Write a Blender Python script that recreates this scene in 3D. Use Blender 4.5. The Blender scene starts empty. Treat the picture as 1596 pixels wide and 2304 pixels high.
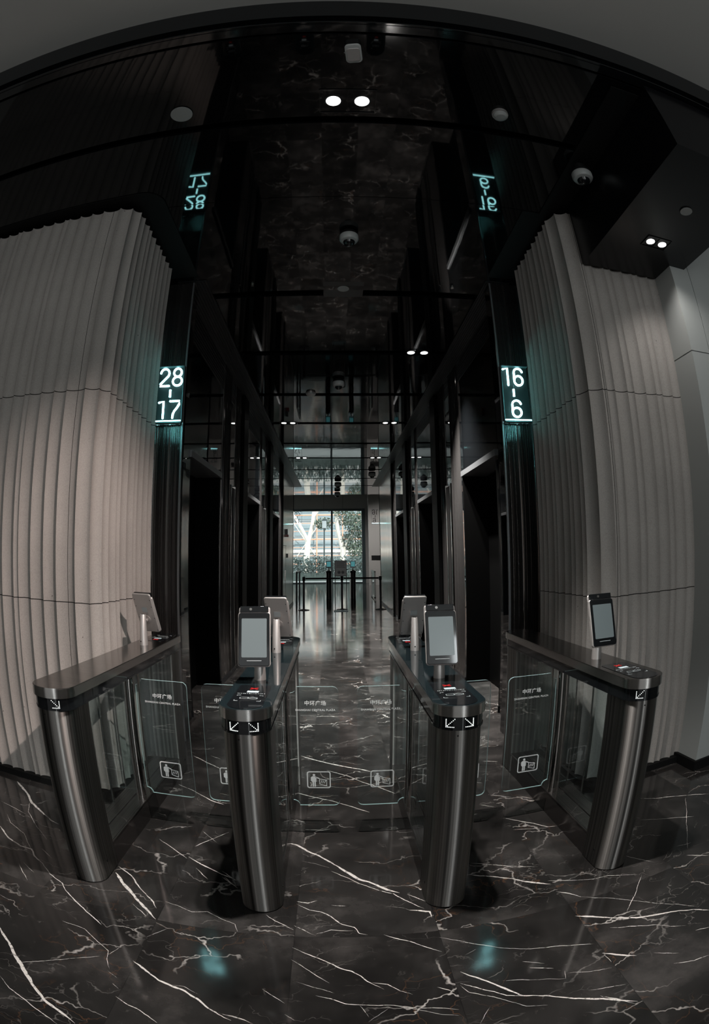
import bpy, bmesh, math, random
from mathutils import Vector, Matrix, Euler
SC = bpy.context.scene
COL = SC.collection
rnd = random.Random(7)
R = math.radians

# ------------------------------------------------------------------ camera
cam = bpy.data.cameras.new('camera'); CAM = bpy.data.objects.new('camera', cam); COL.objects.link(CAM)
cam.type = 'PANO'; cam.panorama_type = 'FISHEYE_LENS_POLYNOMIAL'
cam.sensor_fit = 'HORIZONTAL'; cam.sensor_width = 36; cam.sensor_height = 36 * 2304 / 1596
cam.fisheye_fov = R(178)
_s = 1596 / 36 / 1000
cam.fisheye_polynomial_k0 = 0
cam.fisheye_polynomial_k1 = -0.8854958 * _s
cam.fisheye_polynomial_k2 = 0.20624201 * _s ** 2
cam.fisheye_polynomial_k3 = -0.26724183 * _s ** 3
cam.fisheye_polynomial_k4 = 0.07051273 * _s ** 4
cam.shift_x = (798 - 780.43) / 1596
cam.shift_y = (1102.97 - 1152) / 2304
cam.clip_start = 0.01; cam.clip_end = 300
CAM.matrix_world = Matrix.Translation((0, 0, 1.6)) @ Matrix((
    (0.99964334, 0.00596244, -0.02603152), (-0.02506881, -0.12650427, -0.99164924),
    (-0.00920575, 0.99194814, -0.12630968))).to_4x4()
SC.camera = CAM

# ------------------------------------------------------------------ exposure, world, sun, large lights
SC.view_settings.view_transform = 'Standard'; SC.view_settings.look = 'None'
SC.view_settings.gamma = 1; SC.view_settings.use_curve_mapping = False
SC.view_settings.exposure = 0.0
try:
    SC.cycles.use_denoising = True
    SC.cycles.max_bounces = 8; SC.cycles.glossy_bounces = 6; SC.cycles.transparent_max_bounces = 24
    SC.cycles.diffuse_bounces = 3
    SC.cycles.sample_clamp_indirect = 4.0
    SC.cycles.caustics_reflective = False; SC.cycles.caustics_refractive = False
except Exception:
    pass
W = bpy.data.worlds.new('sky'); SC.world = W; W.use_nodes = True
bg = W.node_tree.nodes['Background']; bg.inputs[0].default_value = (0.80, 0.90, 0.93, 1); bg.inputs[1].default_value = 3.2

def light(name, kind, loc, power, color=(1, 1, 1), target=None, size=0.1, size_y=None, spot=60, blend=0.5):
    l = bpy.data.lights.new(name, kind); o = bpy.data.objects.new(name, l); COL.objects.link(o)
    l.energy = power; l.color = color; o.location = loc
    if kind == 'AREA':
        l.shape = 'RECTANGLE'; l.size = size; l.size_y = size_y or size
    elif kind in ('SPOT', 'POINT'):
        l.shadow_soft_size = size
    if kind == 'SPOT':
        l.spot_size = R(spot); l.spot_blend = blend
    if kind == 'SUN':
        l.angle = R(1.5)
    if target is not None:
        o.rotation_euler = (Vector(target) - Vector(loc)).to_track_quat('-Z', 'Y').to_euler()
    return o
sun = light('sun', 'SUN', (0, 0, 30), 5.5, (1, 0.95, 0.9), target=(-10, 19, 10))
light('lobby_fill', 'AREA', (-0.5, -6.2, 2.4), 105, (0.97, 0.985, 0.98), target=(-0.5, 3, 2.4), size=9, size_y=4.4)  # unseen fill panel added behind the camera for broad light on the pillars
for _x in (-2.5, 0.4, 3.4):
    light('entrance_hall_fill', 'SPOT', (_x, 25.5, 5.3), 500, (1, 0.97, 0.93), target=(_x, 27.5, 0), size=0.06, spot=120, blend=0.9)  # added fill spots that lighten the grey panels at the far end
for _x, _s in ((-1.335, -1), (1.54, 1)):
    for _z in (2.78, 2.95, 3.12):
        light('pillar_wash_spot', 'SPOT', (_x, 4.13, _z), 80, (0.22, 0.92, 1.0), target=(_x + 0.25 * _s, 3.2, _z - 0.08), size=0.02, spot=62, blend=0.9)  # added spots lay the teal wash on the pillars; the tubes emit separately
light('post_streak_strip', 'AREA', (2.0, -5.9, 2.3), 60, (0.92, 0.98, 1.0), target=(0.3, 3, 2.3), size=0.3, size_y=4.4)  # unseen tall strip added behind the camera to streak the steel posts
light('lobby_spotlight', 'SPOT', (2.15, -0.15, 4.2), 850, (1.0, 0.84, 0.78), target=(-1.35, 3.1, 1.15), size=0.03, spot=34, blend=0.9)

# ------------------------------------------------------------------ materials
def mat(name, col, rough=0.5, metal=0.0, emit=None, estr=0.0, spec=0.5, ior=None, coat=0.0):
    m = bpy.data.materials.new(name); m.use_nodes = True
    b = m.node_tree.nodes['Principled BSDF']
    b.inputs['Base Color'].default_value = (*col, 1); b.inputs['Roughness'].default_value = rough
    b.inputs['Metallic'].default_value = metal; b.inputs['Specular IOR Level'].default_value = spec
    if ior: b.inputs['IOR'].default_value = ior
    if coat: b.inputs['Coat Weight'].default_value = coat
    if emit: b.inputs['Emission Color'].default_value = (*emit, 1); b.inputs['Emission Strength'].default_value = estr
    return m
def N(m, t): return m.node_tree.nodes.new(t)
def LK(m, a, b): m.node_tree.links.new(a, b)
def bsdf(m): return m.node_tree.nodes['Principled BSDF']
def coords(m, scale=(1, 1, 1), kind='Object'):
    tc = N(m, 'ShaderNodeTexCoord'); mp = N(m, 'ShaderNodeMapping'); mp.inputs['Scale'].default_value = scale
    LK(m, tc.outputs[kind], mp.inputs['Vector']); return mp.outputs[0]
def noise(m, vec, scale, detail=4, rough=0.55, dist=0.0):
    n = N(m, 'ShaderNodeTexNoise'); n.inputs['Scale'].default_value = scale; n.inputs['Detail'].default_value = detail
    n.inputs['Roughness'].default_value = rough; n.inputs['Distortion'].default_value = dist
    LK(m, vec, n.inputs['Vector']); return n
def ramp(m, fac, stops):
    r = N(m, 'ShaderNodeValToRGB'); e = r.color_ramp.elements
    while len(e) < len(stops): e.new(0.5)
    for i, (p, c) in enumerate(stops):
        e[i].position = p; e[i].color = (*c, 1) if len(c) == 3 else c
    LK(m, fac, r.inputs[0]); return r.outputs[0]
def mixc(m, fac, a, b, mode='MIX'):
    x = N(m, 'ShaderNodeMix'); x.data_type = 'RGBA'; x.blend_type = mode
    for s, v in ((0, fac), (6, a), (7, b)):
        if hasattr(v, 'links'): LK(m, v, x.inputs[s])
        elif s == 0: x.inputs[0].default_value = v
        else: x.inputs[s].default_value = (*v, 1)
    return x.outputs[2]
def math_(m, op, a, b=None, c=None):
    x = N(m, 'ShaderNodeMath'); x.operation = op
    for i, v in enumerate((a, b, c)):
        if v is None: continue
        if hasattr(v, 'links'): LK(m, v, x.inputs[i])
        else: x.inputs[i].default_value = v
    return x.outputs[0]
def bump(m, h, strength, dist=0.01):
    b = N(m, 'ShaderNodeBump'); b.inputs['Strength'].default_value = strength; b.inputs['Distance'].default_value = dist
    LK(m, h, b.inputs['Height']); LK(m, b.outputs[0], bsdf(m).inputs['Normal'])

M = {}
def brushed(name, col, rough, stretch, amount=0.25, metal=1.0):
    m = mat(name, col, rough, metal); v = coords(m, stretch)
    n = noise(m, v, 1.0, 3, 0.6)
    c = ramp(m, n.outputs[0], [(0.3, tuple(x * (1 - amount) for x in col)), (0.7, tuple(min(1, x * (1 + amount)) for x in col))])
    LK(m, c, bsdf(m).inputs['Base Color'])
    r = math_(m, 'MULTIPLY_ADD', n.outputs[0], 0.12, rough - 0.06); LK(m, r, bsdf(m).inputs['Roughness'])
    bump(m, n.outputs[0], 0.05, 0.002)
    return m
M['steel'] = brushed('brushed steel', (0.21, 0.20, 0.19), 0.20, (55, 55, 0.2), 0.75)
def anis(m):
    t = N(m, 'ShaderNodeTangent'); t.direction_type = 'RADIAL'; t.axis = 'Z'; LK(m, t.outputs[0], bsdf(m).inputs['Tangent'])
    bsdf(m).inputs['Anisotropic'].default_value = 0.95; bsdf(m).inputs['Anisotropic Rotation'].default_value = 0.25
    for l in list(m.node_tree.links):
        if l.to_socket == bsdf(m).inputs['Roughness']: m.node_tree.links.remove(l)
    bsdf(m).inputs['Roughness'].default_value = 0.42
anis(M['steel'])
M['steel_top'] = brushed('satin steel top', (0.26, 0.25, 0.24), 0.16, (1.2, 260, 260))
M['steel_edge'] = mat('steel edge', (0.50, 0.48, 0.46), 0.22, 1.0)
M['tube'] = mat('polished tube', (0.52, 0.50, 0.48), 0.12, 1.0)
M['beam'] = brushed('dark steel beam', (0.20, 0.19, 0.185), 0.30, (200, 1.0, 200))
M['panel'] = mat('dark frame panel', (0.028, 0.025, 0.024), 0.18, 0.4)
M['blackgloss'] = mat('black gloss plastic', (0.006, 0.007, 0.008), 0.06)
M['black'] = mat('matte black', (0.004, 0.004, 0.004), 0.7, spec=0.2)
M['blacksat'] = mat('satin black', (0.008, 0.008, 0.009), 0.35)
M['topglass'] = mat('dark top glass', (0.008, 0.013, 0.015), 0.04)
M['silver'] = mat('silver paint', (0.50, 0.475, 0.46), 0.38, 0.6)
M['screenoff'] = mat('terminal screen', (0.10, 0.12, 0.125), 0.22, emit=(0.55, 0.72, 0.75), estr=0.045)
M['red'] = mat('red led', (0.1, 0, 0), 0.4, emit=(1, 0.03, 0.03), estr=0.5)
M['beacon'] = mat('red beacon', (0.25, 0.01, 0.01), 0.3)
M['display'] = mat('small lcd', (0.3, 0.32, 0.33), 0.3, emit=(0.75, 0.95, 1.0), estr=0.35)
M['print'] = mat('printed marks', (0.30, 0.33, 0.34), 0.5)
M['led'] = mat('white led dots', (0.8, 0.8, 0.8), 0.4, emit=(0.95, 1, 0.96), estr=1.5)
M['letter'] = mat('frosted film', (0.66, 0.69, 0.69), 0.6, emit=(0.6, 0.65, 0.65), estr=0.0)
M['white'] = mat('white plastic', (0.42, 0.43, 0.42), 0.4)
M['neon'] = mat('lit neon tube', (0.9, 0.9, 0.9), 0.4, emit=(0.42, 1.0, 1.04), estr=10.0)
M['lamp'] = mat('lit lamp', (0.9, 0.9, 0.9), 0.4, emit=(1.0, 0.98, 0.95), estr=5.0)
M['plaster'] = mat('grey plaster', (0.62, 0.61, 0.58), 0.9)
M['whitewall'] = mat('white wall panel', (0.46, 0.48, 0.47), 0.45)
M['greypanel'] = mat('grey cladding', (0.30, 0.29, 0.28), 0.5)
M['doorblack'] = mat('lift door black', (0.0015, 0.0015, 0.0015), 0.5, spec=0.05)
M['frame'] = mat('dark aluminium', (0.05, 0.07, 0.075), 0.35, 0.3)
M['lintel'] = mat('lintel aluminium', (0.16, 0.165, 0.17), 0.35, 0.6)
M['hedge'] = mat('hedge leaves', (0.22, 0.26, 0.24), 0.7)
M['leaf'] = mat('tree leaves', (0.08, 0.105, 0.075), 0.6)
M['bark'] = mat('pale bark', (0.62, 0.56, 0.50), 0.8)
M['orange'] = mat('orange rail', (0.62, 0.30, 0.20), 0.6)
M['facade'] = mat('grey facade', (0.30, 0.32, 0.33), 0.8)
M['facade2'] = mat('blue grey sheet', (0.20, 0.25, 0.27), 0.7)
M['pave'] = mat('pavement', (0.45, 0.43, 0.41), 0.8)

# black mirror glass of the ceiling and the lift walls
def mirror(name, base, rough, wob, ior=1.75):
    m = mat(name, base, rough, ior=ior); v = coords(m, (1, 1, 1))
    n = noise(m, v, 1.6, 2, 0.5); bump(m, n.outputs[0], wob, 0.01); return m
M['mirror'] = mirror('black mirror ceiling', (0.003, 0.0035, 0.004), 0.03, 0.10, 1.42)
M['wallglass'] = mirror('black wall glass', (0.003, 0.0035, 0.004), 0.015, 0.02, 2.2)
m = M['bronze'] = mat('bronze brushed panel', (0.3, 0.27, 0.24), 0.18, 0.9)
v = coords(m, (120, 3, 0.35)); n = noise(m, v, 1.0, 3); LK(m, ramp(m, n.outputs[0], [(0.3, (0.22, 0.20, 0.18)), (0.7, (0.40, 0.36, 0.32))]), bsdf(m).inputs['Base Color'])
m = M['reed'] = mat('reeded dark metal', (0.20, 0.19, 0.185), 0.10, 0.9)
M['grille'] = mat('slotted grille', (0.012, 0.013, 0.014), 0.4, 0.3)

# concrete of the fluted pillars: warm grey, pinholes, thin dark joints between the cast pieces
def concrete(name, seam_x):
    m = mat(name, (0.40, 0.375, 0.35), 0.85, spec=0.25)
    tc = N(m, 'ShaderNodeTexCoord'); v = tc.outputs['Object']
    n1 = noise(m, v, 1.3, 5); n2 = noise(m, v, 160, 2); n3 = noise(m, v, 38, 3, 0.6)
    c = ramp(m, n1.outputs[0], [(0.3, (0.325, 0.305, 0.285)), (0.7, (0.43, 0.40, 0.375))])
    c = mixc(m, 0.22, c, ramp(m, n2.outputs[0], [(0.35, (0.22, 0.21, 0.20)), (0.6, (0.48, 0.45, 0.42))]))
    c = mixc(m, ramp(m, n3.outputs[0], [(0.24, (1, 1, 1)), (0.27, (0, 0, 0))]), c, (0.10, 0.09, 0.085))
    sp = N(m, 'ShaderNodeSeparateXYZ'); LK(m, v, sp.inputs[0]); x, y, z = sp.outputs
    zz = math_(m, 'ADD', z, math_(m, 'MULTIPLY', math_(m, 'SUBTRACT', noise(m, v, 7, 1).outputs[0], 0.5), 0.008))
    def near(val, at, half): return math_(m, 'LESS_THAN', math_(m, 'ABSOLUTE', math_(m, 'SUBTRACT', val, at)), half)
    s = math_(m, 'MAXIMUM', near(zz, 1.30, 0.0028), near(zz, 2.62, 0.0028))
    sv = math_(m, 'MULTIPLY', near(math_(m, 'ADD', x, math_(m, 'MULTIPLY', math_(m, 'SUBTRACT', noise(m, v, 2, 1).outputs[0], 0.5), 0.006)), seam_x, 0.0018), math_(m, 'LESS_THAN', y, 3.05))
    s = math_(m, 'MAXIMUM', s, sv)
    c = mixc(m, s, c, (0.012, 0.011, 0.01)); LK(m, c, bsdf(m).inputs['Base Color'])
    bump(m, n2.outputs[0], 0.25, 0.002)
    return m
M['conc_l'] = concrete('cast concrete left', -1.617); M['conc_r'] = concrete('cast concrete right', 1.755)

# polished dark marble floor in 0.585 m wide slabs
m = M['marble'] = mat('polished dark marble', (0.02, 0.018, 0.017), 0.10, ior=1.6)
tc = N(m, 'ShaderNodeTexCoord'); P = tc.outputs['Object']
sp = N(m, 'ShaderNodeSeparateXYZ'); LK(m, P, sp.inputs[0])
gx = math_(m, 'DIVIDE', math_(m, 'ADD', sp.outputs[0], 0.77), 0.587); gy = math_(m, 'DIVIDE', math_(m, 'SUBTRACT', sp.outputs[1], 1.70), 1.174)
cell = N(m, 'ShaderNodeCombineXYZ'); LK(m, math_(m, 'FLOOR', gx), cell.inputs[0]); LK(m, math_(m, 'FLOOR', gy), cell.inputs[1])
wn = N(m, 'ShaderNodeTexWhiteNoise'); wn.noise_dimensions = '3D'; LK(m, cell.outputs[0], wn.inputs[0])
off = N(m, 'ShaderNodeVectorMath'); off.operation = 'MULTIPLY_ADD'; LK(m, wn.outputs['Color'], off.inputs[0])
off.inputs[1].default_value = (9, 9, 9); LK(m, P, off.inputs[2]); V = off.outputs[0]
wv = noise(m, V, 2.2, 5, 0.6)
wp = N(m, 'ShaderNodeVectorMath'); wp.operation = 'MULTIPLY_ADD'; LK(m, wv.outputs['Color'], wp.inputs[0])
wp.inputs[1].default_value = (0.5, 0.5, 0.5); LK(m, V, wp.inputs[2])
rot = N(m, 'ShaderNodeMapping'); rot.inputs['Rotation'].default_value = (0, 0, R(28)); rot.inputs['Scale'].default_value = (1.0, 2.6, 1); LK(m, wp.outputs[0], rot.inputs[0])
def veins(scale, w, vec):
    vo = N(m, 'ShaderNodeTexVoronoi'); vo.feature = 'DISTANCE_TO_EDGE'; vo.inputs['Scale'].default_value = scale; LK(m, vec, vo.inputs['Vector'])
    return ramp(m, vo.outputs['Distance'], [(0.0, (1, 1, 1)), (w, (0, 0, 0))])
gate = ramp(m, noise(m, V, 1.7, 3).outputs[0], [(0.49, (0, 0, 0)), (0.64, (1, 1, 1))])
gate2 = ramp(m, noise(m, V, 2.9, 3).outputs[0], [(0.52, (0, 0, 0)), (0.66, (1, 1, 1))])
v1 = mixc(m, 1.0, veins(1.5, 0.014, rot.outputs[0]), gate, 'MULTIPLY')
v2 = mixc(m, 1.0, veins(4.2, 0.016, rot.outputs[0]), gate2, 'MULTIPLY')
v3 = mixc(m, 1.0, veins(3.1, 0.012, wp.outputs[0]), gate, 'MULTIPLY')
cloud = ramp(m, noise(m, V, 2.4, 6, 0.62).outputs[0], [(0.28, (0.008, 0.0076, 0.0074)), (0.52, (0.022, 0.0204, 0.0195)), (0.75, (0.066, 0.060, 0.057))])
tone = math_(m, 'MULTIPLY_ADD', wn.outputs['Value'], 0.7, 0.7)
tn = N(m, 'ShaderNodeCombineColor'); [LK(m, tone, tn.inputs[i]) for i in range(3)]
c = mixc(m, 1.0, cloud, tn.outputs[0], 'MULTIPLY')
fl = ramp(m, noise(m, V, 30, 4, 0.7).outputs[0], [(0.62, (0, 0, 0)), (0.72, (1, 1, 1))])
c = mixc(m, math_(m, 'MULTIPLY', fl, 0.25), c, (0.07, 0.062, 0.055))
c = mixc(m, math_(m, 'MULTIPLY', v3, 0.35), c, (0.16, 0.075, 0.035))
c = mixc(m, math_(m, 'MULTIPLY', v2, 0.22), c, (0.42, 0.39, 0.36))
c = mixc(m, math_(m, 'MULTIPLY', v1, 0.8), c, (0.55, 0.51, 0.48))
def edge(g, w):
    f = math_(m, 'FRACT', g); return math_(m, 'LESS_THAN', math_(m, 'MINIMUM', f, math_(m, 'SUBTRACT', 1.0, f)), w)
j = math_(m, 'MAXIMUM', edge(gx, 0.0016), edge(gy, 0.0008))
c = mixc(m, math_(m, 'MULTIPLY', j, 0.7), c, (0.004, 0.004, 0.004))
LK(m, c, bsdf(m).inputs['Base Color'])
LK(m, math_(m, 'MULTIPLY_ADD', noise(m, P, 3, 3).outputs[0], 0.05, 0.065), bsdf(m).inputs['Roughness'])
bump(m, noise(m, P, 5, 2).outputs[0], 0.012, 0.01)
m = M['vein'] = mat('white calcite vein', (0.36, 0.33, 0.31), 0.14)
LK(m, ramp(m, noise(m, coords(m), 60, 4, 0.7).outputs[0], [(0.36, (0.08, 0.07, 0.065)), (0.46, (0.62, 0.58, 0.55))]), bsdf(m).inputs['Base Color'])

# clear glass: fresnel mirror over a faintly tinted see-through sheet
def clear(name, tint, mul=1.0):
    m = bpy.data.materials.new(name); m.use_nodes = True; nt = m.node_tree; nt.nodes.remove(nt.nodes['Principled BSDF'])
    out = nt.nodes['Material Output']; t = N(m, 'ShaderNodeBsdfTransparent'); t.inputs[0].default_value = (*tint, 1)
    g = N(m, 'ShaderNodeBsdfGlossy'); g.inputs['Roughness'].default_value = 0.01
    f = N(m, 'ShaderNodeFresnel'); f.inputs[0].default_value = 1.5
    mx = N(m, 'ShaderNodeMixShader'); LK(m, math_(m, 'MULTIPLY', math_(m, 'MULTIPLY', f.outputs[0], mul), math_(m, 'SUBTRACT', 1.0, N(m, 'ShaderNodeNewGeometry').outputs['Backfacing'])), mx.inputs[0]); LK(m, t.outputs[0], mx.inputs[1]); LK(m, g.outputs[0], mx.inputs[2])
    LK(m, mx.outputs[0], out.inputs[0]); return m
M['glass'] = clear('clear glass', (0.93, 0.97, 0.97), 1.0); M['window'] = clear('window glass', (0.93, 0.97, 0.97))
M['dome'] = clear('smoked dome', (0.15, 0.15, 0.16))
M['glassedge'] = mat('polished glass edge', (0.24, 0.34, 0.34), 0.15, emit=(0.3, 0.6, 0.62), estr=0.0)

# ------------------------------------------------------------------ mesh helpers
def BM(): return bmesh.new()
def box(b, x0, x1, y0, y1, z0, z1, mi=0, mtx=None):
    vs = [b.verts.new(Vector((x, y, z)) if mtx is None else mtx @ Vector((x, y, z))) for x in (x0, x1) for y in (y0, y1) for z in (z0, z1)]
    for f in ((0, 1, 3, 2), (4, 6, 7, 5), (0, 4, 5, 1), (2, 3, 7, 6), (0, 2, 6, 4), (1, 5, 7, 3)):
        fc = b.faces.new([vs[i] for i in f]); fc.material_index = mi
    return b
def prism(b, pts, z0, z1, mi=0, mtx=None, side=None, smooth=False):
    """closed outline extruded along z"""
    T = (lambda p: p) if mtx is None else (lambda p: mtx @ p)
    lo = [b.verts.new(T(Vector((x, y, z0)))) for x, y in pts]; hi = [b.verts.new(T(Vector((x, y, z1)))) for x, y in pts]
    n = len(pts)
    f = b.faces.new(hi); f.material_index = mi; f = b.faces.new(lo[::-1]); f.material_index = mi
    for i in range(n):
        f = b.faces.new((lo[i], lo[(i + 1) % n], hi[(i + 1) % n], hi[i])); f.material_index = mi if side is None else side; f.smooth = smooth
    return b
def lathe(b, prof, n=24, loc=(0, 0, 0), mtx=None, mi=0, smooth=True):
    """profile of (radius, z) turned about z"""
    L = Vector(loc); rings = []
    for r, z in prof:
        ring = []
        for i in range(n):
            a = 2 * math.pi * i / n; p = Vector((r * math.cos(a), r * math.sin(a), z))
            ring.append(b.verts.new((mtx @ p if mtx else p) + L))
        rings.append(ring)
    for k in range(len(rings) - 1):
        for i in range(n):
            f = b.faces.new((rings[k][i], rings[k][(i + 1) % n], rings[k + 1][(i + 1) % n], rings[k + 1][i])); f.material_index = mi; f.smooth = smooth
    for ring in (rings[0][::-1], rings[-1]):
        f = b.faces.new(ring); f.material_index = mi
    return b
def tube(b, pts, r, n=8, mi=0, closed=False):
    pts = [Vector(p) for p in pts]; rings = []; up0 = Vector((0.13, 0.31, 0.94)).normalized()
    for i, p in enumerate(pts):
        a = pts[(i - 1) % len(pts)] if (closed or i) else p; c = pts[(i + 1) % len(pts)] if (closed or i < len(pts) - 1) else p
        t = (c - a).normalized(); u = t.cross(up0)
        if u.length < 1e-3: u = t.cross(Vector((1, 0, 0)))
        u.normalize(); w = t.cross(u); rr = r[i] if isinstance(r, (list, tuple)) else r
        rings.append([b.verts.new(p + rr * (math.cos(2 * math.pi * k / n) * u + math.sin(2 * math.pi * k / n) * w)) for k in range(n)])
    m_ = len(rings)
    for i in range(m_ if closed else m_ - 1):
        A, B = rings[i], rings[(i + 1) % m_]
        for k in range(n):
            f = b.faces.new((A[k], B[k], B[(k + 1) % n], A[(k + 1) % n])); f.smooth = True; f.material_index = mi
    if not closed:
        for ring in (rings[0][::-1], rings[-1]): b.faces.new(ring).material_index = mi
    return b
def link(name, b, mats, parent=None, bevel=0.0, loc=None):
    bmesh.ops.recalc_face_normals(b, faces=b.faces)
    for f in b.faces: f.smooth = True
    for e in b.edges:
        if len(e.link_faces) != 2 or e.calc_face_angle(0) > R(32): e.smooth = False
    me = bpy.data.meshes.new(name); b.to_mesh(me); b.free()
    for k in (mats if isinstance(mats, (list, tuple)) else [mats]): me.materials.append(M[k] if isinstance(k, str) else k)
    o = bpy.data.objects.new(name, me); COL.objects.link(o)
    if parent: o.parent = parent
    if loc: o.location = loc
    if bevel:
        md = o.modifiers.new('bevel', 'BEVEL'); md.width = bevel; md.segments = 2; md.limit_method = 'ANGLE'; md.angle_limit = R(40)
    return o
def tag(o, label, cat, group=None, kind=None):
    if label: o['label'] = label
    if cat: o['category'] = cat
    if group: o['group'] = group
    if kind: o['kind'] = kind
    return o
def thing(name, label, cat, loc=(0, 0, 0), rz=0.0, group=None):
    o = bpy.data.objects.new(name, None); COL.objects.link(o); o.location = loc; o.rotation_euler = (0, 0, rz); o.empty_display_size = 0.1
    return tag(o, label, cat, group)
def struct(name, b, mats, parent=None, bevel=0.0, label=None):
    o = link(name, b, mats, parent, bevel)
    if not parent: o['kind'] = 'structure'
    if label: o['label'] = label
    return o
def arc(cx, cy, r, a0, a1, n):
    return [(cx + r * math.cos(R(a0 + (a1 - a0) * i / n)), cy + r * math.sin(R(a0 + (a1 - a0) * i / n))) for i in range(n + 1)]
def rrect(x0, x1, y0, y1, r, n=5):
    return arc(x1 - r, y1 - r, r, 0, 90, n) + arc(x0 + r, y1 - r, r, 90, 180, n) + arc(x0 + r, y0 + r, r, 180, 270, n) + arc(x1 - r, y0 + r, r, 270, 360, n)
def text_mesh(b, body, size, mtx, depth=0.0006, spacing=1.0, width=None):
    """lettering added to a bmesh as flat raised glyphs, centred on the origin of mtx"""
    cu = bpy.data.curves.new('lettering', 'FONT'); cu.body = body; cu.size = size; cu.extrude = depth; cu.align_x = 'CENTER'
    cu.space_character = spacing; cu.offset = size * 0.012
    o = bpy.data.objects.new('lettering', cu); COL.objects.link(o)
    bpy.context.view_layer.update()
    dg = bpy.context.evaluated_depsgraph_get(); me = bpy.data.meshes.new_from_object(o.evaluated_get(dg))
    xs = [v.co.x for v in me.vertices]; s = (width / (max(xs) - min(xs))) if width and xs else 1.0
    n0 = len(b.verts); b.from_mesh(me); b.verts.ensure_lookup_table()
    for v in list(b.verts)[n0:]: v.co = mtx @ Vector((v.co.x * s, v.co.y * (s if width else 1), v.co.z))
    bpy.data.objects.remove(o); bpy.data.curves.remove(cu); bpy.data.meshes.remove(me)

WL, WR = -1.40, 1.62          # lift lobby wall faces
ZC = 4.10                      # mirror ceiling
# ------------------------------------------------------------------ floor with its traced veins
b = BM(); vs = [b.verts.new((x, y, 0)) for x, y in ((-7, -7), (7, -7), (7, 31), (-7, 31))]; b.faces.new(vs)
def ribbon(b, pts, w, seed, z):
    rr = random.Random(seed); P2 = []
    for (x0, y0), (x1, y1) in zip(pts[:-1], pts[1:]):
        L = math.hypot(x1 - x0, y1 - y0); k = max(2, int(L / 0.012))
        for i in range(k): P2.append((x0 + (x1 - x0) * i / k, y0 + (y1 - y0) * i / k))
    P2.append(pts[-1]); n = len(P2); prev = None; wa = wb = 1.0; ox = oy = 0.0
    for i, (x, y) in enumerate(P2):
        q0 = P2[max(0, i - 2)]; q1 = P2[min(n - 1, i + 2)]; dx, dy = q1[0] - q0[0], q1[1] - q0[1]; L = math.hypot(dx, dy) or 1
        nx, ny = -dy / L, dx / L; wa += rr.uniform(-.35, .35); wb += rr.uniform(-.35, .35)
        wa = min(1.5, max(0.35, wa)); wb = min(1.5, max(0.35, wb))
        ox = ox * .9 + rr.uniform(-1, 1) * 0.0016; e = min(1, i / 4, (n - 1 - i) / 4) * 0.9 + 0.1
        a_ = b.verts.new((x + nx * (ox + w * .5 * wa * e), y + ny * (ox + w * .5 * wa * e), z)); c_ = b.verts.new((x + nx * (ox - w * .5 * wb * e), y + ny * (ox - w * .5 * wb * e), z))
        if prev: b.faces.new((prev[0], a_, c_, prev[1])).material_index = 1
        prev = (a_, c_)
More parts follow.
